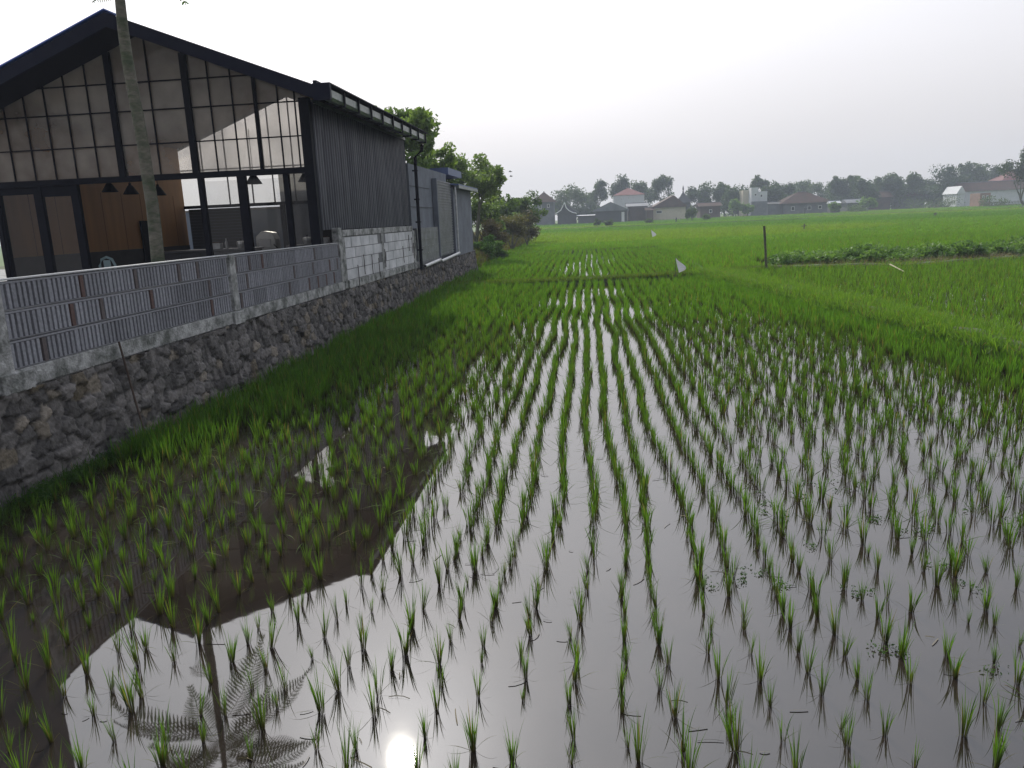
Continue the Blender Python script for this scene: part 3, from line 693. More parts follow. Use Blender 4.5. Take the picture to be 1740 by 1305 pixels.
def counter(x0, x1, y0, y1, z1, label):
    e = empty('counter', T(((x0+x1)/2, y0, .8)), label, 'counter'); b = MB(T); b.box(x0, x1, y0, y1, .80, z1-.05)
    for k in range(int((x1-x0)/.6)+1): b.box(x0+k*.6, x0+k*.6+.03, y0-.02, y0-.001, .82, z1-.08)
    b.build('cabinet', mat('counter_dark', (.018, .018, .022), .5), e, bevel=.006)
    b = MB(T); b.box(x0-.04, x1+.04, y0-.05, y1+.04, z1-.048, z1); b.build('worktop', mat('worktop', (.05, .05, .055), .3), e, bevel=.006)
counter(-11.9, -9.2, 20.6, 21.3, 1.92, 'long black counter behind the tree trunk')
counter(-8.2, -7.0, 20.7, 21.3, 1.95, 'short dark counter with trays near the right door frames')
def onc(name, label, cat, x, y, z, kind):
    e = empty(name, T((x, y, z)), label, cat); b = MB(T)
    if kind == 'bottle': b.lathe([(.001, z), (.04, z), (.042, z+.16), (.015, z+.22), (.014, z+.28), (.001, z+.28)], x, y, 10); b.build('bottle_body', Mpvc, e)
    if kind == 'pot':
        b.lathe([(.001, z), (.10, z), (.13, z+.12), (.12, z+.18), (.001, z+.2)], x, y, 14); b.build('pot_body', Msteel, e)
        b = MB(T); b.lathe([(.001, z+.25), (.02, z+.25), (.02, z+.205), (.05, z+.2)], x, y, 8); b.build('lid_knob', Mblack, e)
    if kind == 'box':
        b.box(x-.16, x+.16, y-.1, y+.1, z, z+.16); b.build('tray_body', Mpvc, e, bevel=.01)
        b = MB(T); b.box(x-.12, x+.12, y-.08, y+.08, z+.161, z+.19); b.build('tray_goods', Mbrick, e)
    if kind == 'machine':
        b.prism([(x-.3, y-.2, z), (x+.3, y-.2, z), (x+.3, y-.2, z+.35), (x+.22, y-.2, z+.55), (x-.1, y-.2, z+.6), (x-.3, y-.2, z+.45)], (0, .4, 0)); b.build('machine_body', Msteel, e, bevel=.02)
        b = MB(T); b.box(x-.2, x+.16, y-.23, y-.201, z+.12, z+.36); b.build('front_panel', Mwhite, e, bevel=.01)
        b = MB(T); b.tube([(x+.25, y-.22, z+.2), (x+.36, y-.24, z+.1)], .015, 6); b.build('handle', Mblack, e)
onc('tray', 'pale tray of small goods on the black counter right of the trunk', 'tray', -10.3, 20.8, 1.921, 'box')
onc('bottle', 'pale bottle standing beside the tray on the black counter', 'bottle', -10.0, 20.8, 1.921, 'bottle')
onc('cooking_pot', 'shiny pot on the black counter below the roller shutter', 'pot', -9.6, 20.85, 1.921, 'pot')
onc('machine', 'rounded steel coffee machine behind the middle glass door', 'machine', -9.55, 22.6, 1.75, 'machine')
e = empty('machine_stand', T((-9.55, 22.6, .8)), 'dark stand under the steel machine', 'stand'); b = MB(T); b.box(-9.95, -9.15, 22.35, 22.85, .8, 1.70); b.build('cabinet', Mdado, e); b = MB(T); b.box(-10, -9.1, 22.3, 22.9, 1.702, 1.748); b.build('worktop', Mblack, e)
onc('cooking_pot', 'steel pot on the short counter near the right door frames', 'pot', -7.75, 21, 1.951, 'pot')
onc('tray', 'pale tray on the short counter beside a steel pot', 'tray', -7.3, 21, 1.951, 'box')
# pale plastic chair behind the left glass doors
ch = empty('plastic_chair', T((-13.1, 20.3, .8)), 'pale blue plastic chair with arched back behind the left glass doors', 'chair')
Mpl = mat('pale_blue_plastic', (.40, .55, .58), .4)
cx, cy_ = -13.1, 20.3
b = MB(T); b.box(cx-.24, cx+.24, cy_-.22, cy_+.22, 1.29, 1.33); b.build('seat', Mpl, ch, bevel=.01)
b = MB(T); arc = [(cx-.22, 1.33), (cx-.22, 1.62), (cx-.15, 1.78), (cx, 1.84), (cx+.15, 1.78), (cx+.22, 1.62), (cx+.22, 1.33)]
b.tube([(x, cy_-.24, z) for x, z in arc], .035, 8); b.box(cx-.1, cx+.1, cy_-.25, cy_-.235, 1.34, 1.76); b.build('backrest', Mpl, ch)
for sx_ in (-1, 1):
    for sy_ in (-1, 1):
        b = MB(T); b.tube([(cx+sx_*.25, cy_+sy_*.24, .801), (cx+sx_*.2, cy_+sy_*.19, 1.29)], [.02, .028], 6); b.build('leg', Mpl, ch)

# downpipe + pvc pipes
dpn = empty('downpipe', T((-6.1, 28.1, .8)), 'black rainwater downpipe at the far end of the corrugated side', 'pipe')
b = MB(T); b.tube([(-5.8, 27.95, 5.1), (-5.85, 28.05, 4.9), (-6.12, 28.1, 4.7), (-6.15, 28.1, .72)], .06, 8); b.build('pipe', Mblack, dpn)
b = MB(T)
for z in (4.2, 3.2, 2.4, 1.4): b.box(-6.24, -6.06, 28.02, 28.18, z, z+.05)
b.build('pipe_clip', Mblack, dpn)
for (x0, y0, z0), (x1, y1, z1), lb in ((G(720, 454, .9+.0), G(749, 446, .93), 'white drainpipe lying on the stone wall foot beside the black downpipe'),):
    pass
def pvc(p, lb, r=.06):
    e = empty('drainpipe', T(p[0]), lb, 'pipe'); b = MB(T); b.tube(p, r, 10, caps=False); b.build('pipe', Mpvc, e)
    q = np.array(p[-1]); d = q-np.array(p[-2]); d = d/np.linalg.norm(d); b = MB(T); b.tube([q-d*.08, q+d*.03], r*1.25, 10, caps=False); b.build('pipe_socket', Mpvc, e)
pvc([(-6.12, 28.6, .80), (-6.12, 31.6, .87)], 'white drainpipe lying on the stone wall beside the black downpipe')
pvc([(-6.12, 31.9, .80), (-6.12, 36.4, .92)], 'white drainpipe running on from the ribbed panel foot')
pvc([(-6.16, 36.6, .9), (-6.16, 36.6, 3.9), (-6.2, 36.75, 4.02), (-6.2, 37.6, 4.06)], 'thin white upright drainpipe on the far grey shed wall', .04)

# grey neighbour buildings
g1 = empty('grey_building', T((-8, 32, .8)), 'flat-topped grey rendered building just past the corrugated hall', 'building')
b = MB(T); b.box(-11.5, -6.55, 28.75, 36.45, .74, 4.55); b.build('wall', Mgreywall, g1)
b = MB(T); b.box(-6.548, -6.53, 28.77, 36.4, 2.98, 3.0); b.box(-6.548, -6.53, 28.77, 32.3, 3.75, 3.765); b.build('wall_joint', Mhdark, g1)
b = MB(T); b.box(-6.54, -6.38, 28.8, 32.9, .76, 2.2); b.build('lower_wall', Mgreyrib, g1)
b = MB(T)
for k in range(5): b.box(-6.378, -6.365, 28.85+k*.0, 32.85, .95+k*.27, .962+k*.27)
b.build('lower_wall_joint', Mconc, g1)
b = MB(T)
for k in range(54):
    z = .95+k*.059; b.box(-6.52, -6.37+(.035 if k % 2 else 0), 33.1, 36.35, z, z+.0585)
b.build('ribbed_panel', Mgreyrib, g1)
b = MB(T); b.box(-6.53, -6.33, 32.93, 33.08, .8, 4.2); b.build('panel_frame', Mgreywall, g1)
yw = empty('yard_wall', T((-12, 28.6, .8)), 'blue-grey wall seen through the hall rear door, behind the glass', 'wall')
b = MB(T); b.box(-17.5, -11.6, 28.9, 29.05, .742, 3.15); b.build('wall_panel', mat('blue_grey_wall', (.20, .25, .32), .85), yw); b = MB(T); b.box(-17.5, -11.6, 28.87, 29.08, 3.151, 3.22); b.build('coping', Mconc, yw)
g2 = empty('grey_shed', T((-8, 40, .8)), 'tall grey rendered shed with blue roof edge at the end of the stone wall', 'shed')
b = MB(T); b.box(-11, -6.3, 36.7, 42.3, .74, 3.95); b.build('wall', Mgreywall, g2)
b = MB(T); b.prism([(-6.0, 36.6, 4.02), (-11, 36.6, 4.5), (-11, 36.6, 4.6), (-6.0, 36.6, 4.10)], (0, 6.3, 0)); b.build('roof', Mblue, g2)
b = MB(T); b.box(-6.1, -5.98, 36.6, 42.9, 3.90, 4.03); b.build('gutter', Mgutter, g2)
b = MB(T); b.box(-10, -6.7, 38, 42, 4.62, 4.95); b.build('roof_parapet', Mblue, g2)

# ------------------------------------------------------------------ trees
def limb(b, p, d, ln, r, depth, ends, rr):
    pts = [np.array(p)]; rad = [r]; dd = np.array(d, float)
    for k in range(4):
        dd = dd + np.array([rr.gauss(0, .13), rr.gauss(0, .13), rr.gauss(.04, .08)]); dd /= np.linalg.norm(dd)
        pts.append(pts[-1]+dd*ln/4); rad.append(r*(1-.17*(k+1)))
    b.tube(pts, rad, 6)
    if depth == 0: ends.append(pts[-1]); ends.append(pts[-2]); return
    for _ in range(3 if depth > 1 else 3):
        a = rr.uniform(0, 6.28); sp = rr.uniform(.45, .95); nd_ = dd + sp*np.array([math.cos(a), math.sin(a), rr.uniform(-.25, .35)]); nd_ /= np.linalg.norm(nd_)
        limb(b, pts[rr.choice((2, 3, 4, 4))], nd_, ln*rr.uniform(.6, .8), rad[-1]*.8, depth-1, ends, rr)
def tree(name, label, x, y, h, cw, nleaf, lsize, c1, c2, seed, group=None, cat='tree', z0=-.05, crown_lo=.35, clr=.16, drop=.3, depth=2, squash=.8, cy0=None):
    rr = random.Random(seed); e = empty(name, (x, y, z0), label, cat, group)
    b = MB(); ends = []; th = h*crown_lo
    pts = [np.array([x, y, z0-.05]), np.array([x+rr.gauss(0, .02)*h, y, z0+th*.5]), np.array([x+rr.gauss(0, .03)*h, y, z0+th])]
    r0_ = h*.022+.03; b.tube(pts, [r0_*1.25, r0_, r0_*.85], 8)
    for k in range(4):
        a = k*1.57+rr.uniform(0, 1); dv = np.array([math.cos(a)*.7*cw/h, math.sin(a)*.7*cw/h, .55]); dv /= np.linalg.norm(dv)
        limb(b, pts[-1], dv, h*.26, r0_*.6, depth-1, ends, rr)
    ends = np.array(ends); c0 = pts[-1]
    # fit the branch ends to the crown's size
    ex_ = ends - c0; sx1 = (cw/2*.86)/max(1e-3, np.abs(ex_[:, :2]).max()); szz = (h*(1-crown_lo)*.9)/max(1e-3, ex_[:, 2].max())
    V = np.array(b.v); ntr = 24; up = V[ntr:] - c0
    fx = min(sx1, 3.0); V[ntr:, :2] = c0[:2] + up[:, :2]*fx; V[ntr:, 2] = c0[2] + up[:, 2]*szz; b.v = [tuple(v) for v in V]
    ends[:, :2] = c0[:2] + ex_[:, :2]*fx; ends[:, 2] = c0[2]+ex_[:, 2]*szz
    b.build('trunk', Mbark, e)
    cen = []; rad = []
    for q in ends:
        for _ in range(1 if depth > 2 else 2):
            cen.append(q + np.array([rr.gauss(0, .06)*cw, rr.gauss(0, .06)*cw, rr.gauss(-.02, .05)*h])); rad.append(clr*cw*rr.uniform(.45, 1.05))
    V, Q, C = leafcloud(cen, rad, nleaf, lsize, c1, c2, seed, squash=squash, drop=drop)
    V[:, 2] = np.maximum(V[:, 2], z0)
    link('crown', fast_mesh('crown', V, Q, C, Mleaf), e); return e

# slender tree behind the fence
tr = empty('slender_tree', at(269, 448, 13.5), 'tall slender tree with smooth mossy trunk standing behind the fence', 'tree')
b = MB(); tp = []
for (px, py, r_) in [(269.5, 520, .125), (268.5, 443, .118), (264, 395, .114), (259, 350, .110), (251, 300, .105), (244, 250, .101), (235, 200, .098), (225, 150, .096), (216, 100, .093), (209, 50, .089), (204, 0, .082)]:
    tp.append((at(px, py, 13.5), r_))
for k in range(1, 6): tp.append((tp[10][0]+np.array([-.01*k, .01*k, .57*k]), .08-.006*k))
b.tube([p for p, _ in tp], [r_ for _, r_ in tp], 16); b.build('trunk', Mtrunk, tr, smooth=True)
ctop = tp[-1][0]
def fronds():
    V = []; Q = []; C = []; r = random.Random(12)
    def quad(p, d, wv, ln, w, c):
        n = len(V); V.extend([p-wv*w*.3, p+wv*w*.3, p+d*ln*.5+wv*w, p+d*ln*.5-wv*w]); V.extend([p+d*ln+wv*w*.3+np.array([0, 0, -.12*ln]), p+d*ln-wv*w*.3+np.array([0, 0, -.12*ln])])
        Q.append((n, n+1, n+2, n+3)); Q.append((n+3, n+2, n+4, n+5)); C.extend([c]*6)
    for k in range(22):
        az = k*2.4 + r.uniform(-.2, .2); el = .95 - .05*k + r.uniform(-.1, .1); base_ = ctop - np.array([0, 0, k*.075])
        ln = r.uniform(1.9, 2.5); 
        if k == 21: az, el, ln, base_ = math.pi*1.02, -.1, .55, at(204, -18, 13.5)
        p = base_.copy(); el_ = el; m = 30 if k < 21 else 15; g_ = r.uniform(.8, 1.2); prev = p
        for i in range(m):
            h_ = np.array([math.cos(az), math.sin(az), 0]); d = h_*math.cos(el_) + np.array([0, 0, math.sin(el_)])
            side = np.array([-math.sin(az), math.cos(az), 0]); up_ = np.cross(d, side)
            # rachis
            n = len(V); V.extend([p-side*.008, p+side*.008, p+d*ln/m+side*.008, p+d*ln/m-side*.008]); Q.append((n, n+1, n+2, n+3)); C.extend([(.08, .10, .04)]*4)
            n = len(V); V.extend([p-up_*.008, p+up_*.008, p+d*ln/m+up_*.008, p+d*ln/m-up_*.008]); Q.append((n, n+1, n+2, n+3)); C.extend([(.08, .10, .04)]*4)
            if i > (3 if k < 21 else 1):
                t = i/m; lp = (.48 if k < 21 else .26)*math.sin(min(1, t*1.15)*math.pi*.86+.25)
                for sg in (-1, 1):
                    dd = side*sg*.9 + d*.35; dd[2] -= .12; dd /= np.linalg.norm(dd)
                    c = np.array([.04, .085, .02])*g_*r.uniform(.8, 1.2); quad(p, dd, d, lp, .027 if k < 21 else .009, tuple(c))
            p = p + d*ln/m; el_ -= .034
    return np.array(V), np.array(Q), np.array(C)
V, Q, C = fronds(); link('crown', fast_mesh('crown', V, Q, C, Mleaf), tr)

GR1, GR2 = (.035, .07, .018), (.10, .16, .035)
def tpx(px, topy, Y, z0=-.05):
    p = at(px, topy, Y); return p[0], Y, p[2]-z0
def treepx(name, label, px, topy, wpx, Y, n, ls, seed, c1=GR1, c2=GR2, **k):
    x, y, h = tpx(px, topy, Y, k.get('z0', -.05)); return tree(name, label, x, y, h, wpx*Y/F*1.0, n, ls, c1, c2, seed, **k)
treepx('broadleaf_tree', 'large-leaved tree rising behind the corrugated hall roof', 680, 182, 130, 33, 5200, .30, 61, z0=.8, crown_lo=.5, clr=.2, c1=(.07, .12, .03), c2=(.20, .28, .08))
treepx('broadleaf_tree', 'leafy tree between the hall and the grey building', 742, 246, 62, 37, 3200, .22, 62, z0=.8, crown_lo=.5, clr=.2, c1=(.08, .13, .03), c2=(.22, .30, .09))
treepx('broadleaf_tree', 'tall loose-leaved tree behind the blue-edged grey shed', 800, 252, 104, 46, 7500, .24, 63, z0=.3, crown_lo=.12, clr=.19, c1=(.07, .12, .035), c2=(.19, .26, .08))
treepx('broadleaf_tree', 'smaller dark tree right of the tree behind the grey shed', 850, 322, 52, 66, 3200, .3, 64, z0=.1, crown_lo=.2, clr=.24)
treepx('shrub', 'tall leafy shrub at the far tip of the brush bank', 893, 326, 58, 76, 5200, .26, 65, cat='shrub', z0=0, crown_lo=.12, clr=.24)
treepx('shrub', 'leafy green undergrowth below the tree behind the grey shed', 822, 335, 60, 52, 4200, .22, 66, cat='shrub', z0=0, crown_lo=.05, clr=.3, c1=(.06, .10, .03), c2=(.15, .22, .06))
treepx('shrub', 'blue-green shrub between the shed trees and the leafy bank tip', 860, 345, 46, 70, 3200, .26, 67, cat='shrub', z0=0, crown_lo=.05, clr=.3, c1=(.06, .10, .04), c2=(.12, .18, .07))
BR1, BR2 = (.075, .06, .038), (.12, .105, .055)
for k, (px, ty, w, Y, l_, ca, cb) in enumerate([(836, 372, 44, 50, 'rust-brown dry bush beside the end of the grey shed', BR1, BR2), (866, 366, 44, 58, 'dry olive-brown bush in the middle of the brush bank', (.07, .07, .03), (.13, .12, .05)), (893, 362, 40, 66, 'dark brown dry bush below the tall leafy shrub', (.05, .05, .03), (.10, .085, .045)),
                                         (822, 402, 38, 44, 'low bright green bush at the foot of the grey shed', (.04, .10, .02), (.10, .19, .04)), (842, 412, 34, 46, 'low green weedy bush at the paddy edge of the bank', (.05, .11, .02), (.11, .19, .04))]):
    x, y, h = tpx(px, ty, Y); tree('bush', l_, x, Y, h, w*Y/F, 3600, .13 if k > 2 else .16, ca, cb, 70+k, cat='bush', crown_lo=.08, clr=.3, squash=.7, z0=-.05, depth=2)
# bank
b = MB(); Pk = []
nb_ = 40
for i in range(nb_+1):
    y = 37.2+i*1.5; xe = np.interp(y, [37, 42, 55, 82, 97], [-5.4, -5.7, -6.0, -6.2, -7.2])
    for dx, z in ((0, -.1), (-.5, .35), (-1.3, .75), (-3, .95), (-9, .9), (-30, .8)): Pk.append((xe+dx+rnd.gauss(0, .12), y, z*(1+rnd.uniform(-.15, .15)) if z > 0 else z))
b.add(Pk, [(i*6+j, i*6+j+1, (i+1)*6+j+1, (i+1)*6+j) for i in range(nb_) for j in range(5)])
tag(b.build('bank', Mbank, smooth=True), kind='structure')
bk = np.stack([rng.uniform(-9, 0, 9000), rng.uniform(37.3, 96, 9000), np.zeros(9000)], 1)
xe = np.interp(bk[:, 1], [37, 42, 55, 82, 97], [-5.4, -5.7, -6.0, -6.2, -7.2]); dx = -np.abs(rng.normal(0, 1.6, 9000)); bk[:, 0] = xe+dx; bk[:, 2] = np.interp(-dx, [0, .5, 1.3, 3], [0, .3, .7, .9])
stuff('bank_grass', [blades(bk[:4500], .45*rng.uniform(.4, 1.3, 4500), 7, .03, 3, lean=(.1, .8), rad=.15, g0=(.08, .08, .03), g1=(.06, .12, .02), g2=(.12, .18, .04), seed=81),
                     blades(bk[4500:], .6*rng.uniform(.4, 1.3, 4500), 7, .03, 3, lean=(.1, .7), rad=.15, g0=(.12, .08, .04), g1=(.095, .08, .045), g2=(.14, .125, .07), seed=82)], Mrice,
      'tangled green and rust-brown grass on the raised bank past the sheds', 'grass')
# weeds at the left foot of the stone wall and ivy tufts
wf = along([(-5.2, 5.3), (-5.25, 8.5)], 260, .10, .0)
stuff('wall_foot_weeds', [blades(wf, .16*rng.uniform(.4, 1.4, 260), 7, .009, 3, lean=(.1, .9), rad=.06, g1=(.03, .07, .02), g2=(.06, .11, .03), seed=83),
                          leafcloud([(-5.2+rnd.gauss(0, .05), rnd.uniform(5.2, 8.6), .06) for _ in range(26)], [.12]*26, 2600, .035, (.025, .06, .02), (.05, .10, .03), 84, squash=.6)], Mrice, 'dark low weeds at the near foot of the stone wall', 'weeds')
b = MB(); p0 = T((WX+.06, 9.55, 1.0))
b.tube([(p0[0], p0[1], p0[2]+.02), (p0[0]+.04, p0[1]+.03, .75), (p0[0]+.1, p0[1]+.0, .45), (p0[0]+.2, p0[1]-.05, .05)], .012, 6); tag(b.build('dead_vine', mat('vine', (.06, .04, .03), .9)), 'thin dead vine hanging down the stone wall below the near fence bay', 'vine')

# ------------------------------------------------------------------ flags, poles
def stick_flag(px, py, ptop, Y, w, h, label):
    p = G(px, py); x, y = p[0], p[1]; e = empty('flag', (x, y, 0), label, 'flag'); zt = at(px, ptop, y)[2]
    b = MB(); b.tube([(x, y, -.1), (x+.02, y, zt)], .012, 5); b.build('stick', Mbamboo, e)
    b = MB(); n = 6; V = []
    for i in range(n+1):
        t = i/n; hw_ = .5*w*(.06+.94*math.sin(min(math.pi, (t*.92)**1.5*math.pi*.82)))
        for s in (0, 1): V.append((x+.02+s*2*hw_+.11*t, y+.05*math.sin(t*5+s), zt-.02-h*t+(.08*s*t)))
    b.add(V, [(2*i, 2*i+1, 2*i+3, 2*i+2) for i in range(n)])
    o = b.build('cloth', Mcloth, e); md = o.modifiers.new('s', 'SOLIDIFY'); md.thickness = .006
stick_flag(1147, 478, 438, 0, .27, .50, 'white plastic flag drooping from a stick at the nearer cross bund')
stick_flag(1106, 409, 390, 0, .36, .62, 'small white flag on a stick far out in the rice field')
p = G(1303, 462); e = empty('bamboo_pole', (p[0], p[1], 0), 'upright dark bamboo pole standing alone at the bund junction', 'pole')
q = at(1298.5, 384, p[1]+.1); pts = [np.array([p[0], p[1], -.1])*(1-t)+q*t for t in (0, .25, .5, .75, 1)]
b = MB(); b.tube(pts, .045, 10); b.build('culm', Mbamboo, e, smooth=False); b = MB()
for t in (.2, .42, .63, .83): c__ = pts[0]*(1-t)+q*t; b.tube([c__-(q-pts[0])*.004, c__+(q-pts[0])*.004], .051, 10)
b.build('node_ring', Mbamboo, e)
a_ = G(1512, 449, .3); c2_ = G(1537, 462, .1); b = MB(); b.tube([a_, c2_], .022, 6); tag(b.build('bamboo_stick', mat('pale_bamboo', (.4, .35, .22), .6)), 'pale bamboo stick leaning across the weedy canal edge', 'stick')
def stake(px, py, ptop, label, r=.05, cross=False):
    p = G(px, py); x, y = p[0], p[1]; zt = at(px, ptop, y)[2]; e = empty('stake', (x, y, 0), label, 'stake'); b = MB(); b.tube([(x, y, -.1), (x+.03, y, zt)], r, 6); b.build('post', Mbamboo, e)
    b = MB(); b.tube([(x-.25, y, zt*.62), (x+.25, y, zt*.7)], r*.7, 5); b.build('crossbar', Mbamboo, e)
stake(1366, 391, 380, 'small dark stake in the far field right of the bamboo pole', .07)
stake(1589, 367, 361, 'tiny dark stake far out in the right rice field', .12)
# scarecrow figures far out
def scare(px, py, ptop, label):
    p = G(px, py); x, y = p[0], p[1]; h = at(px, ptop, y)[2]; e = empty('scarecrow', (x, y, 0), label, 'scarecrow'); b = MB()
    b.lathe([(.28*h*.35, 0), (.3*h*.35, .35*h), (.12*h, .55*h), (.14*h, .72*h), (.05*h, .80*h)], x, y, 10); b.build('coat', Mhdark, e)
    b = MB(); b.lathe([(.001, h), (.05*h, .93*h), (.10*h, .84*h), (.05*h, .79*h)], x, y, 10); b.build('hat', Mhdark, e)
    b = MB(); b.tube([(x-.22*h, y, .62*h), (x+.22*h, y, .66*h)], .03*h, 6); b.build('arm', Mhdark, e)
scare(1368, 364, 349, 'tall dark scarecrow figure before the long brown-roofed house')
scare(1149, 379, 369, 'small dark scarecrow figure before the cream house wall')

# ------------------------------------------------------------------ village
def house(label, px0, px1, yt, yb, Y, m, roof=None, rm=None, depth=8, win=(), name='house', over=.5, apex=None, z0=-.05, door=None, ridge=.5, cat='house'):
    x0 = at(px0, 360, Y)[0]; x1 = at(px1, 360, Y)[0]; pxm = (px0+px1)/2; zt = at(pxm, yt, Y)[2]
    e = empty(name, ((x0+x1)/2, Y, z0), label, cat)
    b = MB(); b.box(x0, x1, Y, Y+depth, z0, zt); b.build('wall', m, e)
    for k, (a, c, d, f) in enumerate(win):      # px left, px right, py top, py bottom
        xa, xb = at(a, 360, Y)[0], at(c, 360, Y)[0]; za, zb_ = at(pxm, f, Y)[2], at(pxm, d, Y)[2]
        b = MB(); b.box(xa, xb, Y-.06, Y-.003, za, zb_); w = b.build('window', Mwhite, e)
        b = MB(); b.box(xa+.12, xb-.12, Y-.09, Y-.062, za+.12, zb_-.12); o = b.build('pane', Mpane, w)
    if door:
        a, c, d = door; xa, xb = at(a, 360, Y)[0], at(c, 360, Y)[0]; b = MB(); b.box(xa, xb, Y-.06, Y-.003, z0, at(pxm, d, Y)[2]); b.build('door', Mwhite, e)
    if roof:
        za = at(pxm, apex, Y+(0 if roof == 'gable_front' else depth/2))[2]; zt2 = zt-.05; xa, xb, ya, yb_ = x0-over, x1+over, Y-over, Y+depth+over; b = MB()
        xm = xa+(xb-xa)*ridge; ym = (ya+yb_)/2
        if roof == 'hip':
            hl = max(0, (xb-xa)-(yb_-ya))*.5*.9; P_ = [(xa, ya, zt2), (xb, ya, zt2), (xb, yb_, zt2), (xa, yb_, zt2), (xm-hl, ym, za), (xm+hl, ym, za)]
            b.add(P_, [(0, 1, 5, 4), (1, 2, 5), (2, 3, 4, 5), (3, 0, 4), (0, 3, 2, 1)])
        elif roof == 'gable_front':
            b.prism([(xa, ya, zt2), (xb, ya, zt2), (xm, ya, za)], (0, yb_-ya, 0))
        else:
            P_ = [(xa, ya, zt2), (xb, ya, zt2), (xb, yb_, zt2), (xa, yb_, zt2), (xa, ym, za), (xb, ym, za)]
            b.add(P_, [(0, 1, 5, 4), (2, 3, 4, 5), (1, 2, 5), (3, 0, 4), (0, 3, 2, 1)])
        r = b.build('roof', rm or Mterra, e)
        if roof != 'gable_front':
            b = MB(); hl = max(0, (xb-xa)-(yb_-ya))*.45 if roof == 'hip' else (xb-xa)/2
            b.box(xm-hl-.2, xm+hl+.2, ym-.15, ym+.15, za-.06, za+.12); b.build('ridge_cap', Mhgrey, r)
    return e
house('two-storey grey house with dark hipped roof, leftmost of the village', 907, 941, 343.5, 380, 235, Mhgrey, 'hip', Mterra, 8, win=[(916, 920, 347, 355), (930, 934, 347, 353)], apex=326, over=.9)
house('dark low annex with pale curved bargeboards beside the two-storey grey house', 947, 979, 362, 378, 230, Mhdark, 'gable_front', Mhdark, 8, apex=345, over=.6, ridge=.42)
b = MB(); 
for pl in ([(944, 363), (949, 360), (953, 357), (956, 351), (959, 344)], [(959, 344), (962, 353), (967, 358), (973, 361), (980, 362.5)]):
    b.tube([at(px, py, 228.9) for px, py in pl], .14, 5)
tag(b.build('bargeboard', Mwhite, [o for o in bpy.data.objects if o.get('label', '').startswith('dark low annex')][0]))
house('tiny open shed with a pale roof edge between two dark houses', 982, 1009, 366, 377, 228, Mhdark, 'shed', Mhwhite, 4, apex=365, over=.4, name='shed', cat='shed')
house('wide dark shed with a broad gable and one white door', 1009, 1066, 358, 377, 232, Mhdark, 'gable_front', Mhgrey, 16, apex=343, over=.8, ridge=.5, door=(1056, 1061, 361), name='shed', cat='shed')
house('white upper building with bright red roof behind the dark shed', 1043, 1095, 331, 375, 262, Mhwhite, 'hip', Mred, 10, apex=319, over=.3, win=[(1046, 1048, 337, 340), (1055, 1057, 336, 339), (1067, 1069, 335, 338)])
house('dark brown brick house between the shed and the cream house', 1069, 1099, 350, 376, 240, Mbrick, 'gable', Mhgrey, 10, apex=345, over=.8)
house('low brick outbuilding touching the cream house on its left', 1099, 1110, 357, 374, 236, Mbrick, 'gable', Mterra, 6, apex=352, over=.5)
house('cream-walled house with red-brown roof and one dark window', 1109, 1165, 352, 373, 238, Mcream, 'gable_front', Mbrick, 12, apex=332, over=.6, ridge=.62, win=[(1115, 1125, 357, 362)])
p = at(1162, 346, 262); e = empty('prayer_house', (p[0], 262, -.05), 'dark small prayer house with a pointed spire above its tiered roof', 'prayer house')
b = MB(); b.box(p[0]-2, p[0]+2, 262, 266, -.05, p[2]+.4); b.build('wall', Mhdark, e)
b = MB(); z_ = p[2]; cxx, cyy = p[0], 264; b.add([(cxx-2.6, cyy-2.6, z_+.4), (cxx+2.6, cyy-2.6, z_+.4), (cxx+2.6, cyy+2.6, z_+.4), (cxx-2.6, cyy+2.6, z_+.4), (cxx-.9, cyy-.9, z_+2.4), (cxx+.9, cyy-.9, z_+2.4), (cxx+.9, cyy+.9, z_+2.4), (cxx-.9, cyy+.9, z_+2.4), (cxx, cyy, z_+4)], [(0, 1, 5, 4), (1, 2, 6, 5), (2, 3, 7, 6), (3, 0, 4, 7), (4, 5, 8), (5, 6, 8), (6, 7, 8), (7, 4, 8), (0, 3, 2, 1)]); b.build('roof', Mhdark, e)
b = MB(); b.lathe([(.3, z_+3.7), (.12, z_+4.3), (.3, z_+4.6), (.03, z_+5.9)], cxx, cyy, 8); b.build('spire', Mhdark, e)
house('small red-brown house half hidden by the dark round tree', 1190, 1224, 350, 369, 245, Mbrick, 'gable', Mterra, 8, apex=344, over=.6, win=[(1205, 1210, 356, 362)])
house('tall pale stair tower above the white half-built house', 1276, 1288, 318.5, 362, 246, Mhwhite, depth=4, name='tower', cat='tower', win=[(1281, 1285, 329, 333)])
house('pale left wing beside the stair tower', 1262, 1275.5, 323, 362, 250, Mcream, depth=6)
house('white two-storey half-built house right of the stair tower', 1288.3, 1303, 325, 342, 246.2, Mhwhite, depth=8, z0=-.05, win=[(1291, 1295, 330, 335)])
house('dark plain lower wall in front of the stair tower', 1277, 1303.5, 342, 366, 244, Mhgrey, depth=1.5, name='wall', cat='wall')
house('long house with wide brown hipped roof and grey walls', 1331, 1408, 344.5, 364, 250, Mhgrey, 'hip', Mterra, 11, apex=325.5, over=1.2, win=[(1344, 1350, 350, 357), (1372, 1378, 350, 357), (1390, 1396, 350, 356)])
house('grey low wall house joining the stair tower and the brown roof', 1304, 1331, 346, 365, 252, Mhgrey, 'gable', Mhdark, 5, apex=343, over=.3)
house('small white-roofed open shelter right of the brown hipped roof', 1411, 1427, 345, 362, 235, Mhdark, 'shed', Mhwhite, 3, apex=341, over=.3, name='shelter', cat='shelter')
house('low brown-red house behind the banana plants', 1488, 1512, 335, 351, 280, Mbrick, 'gable', Mterra, 8, apex=325, over=.8)
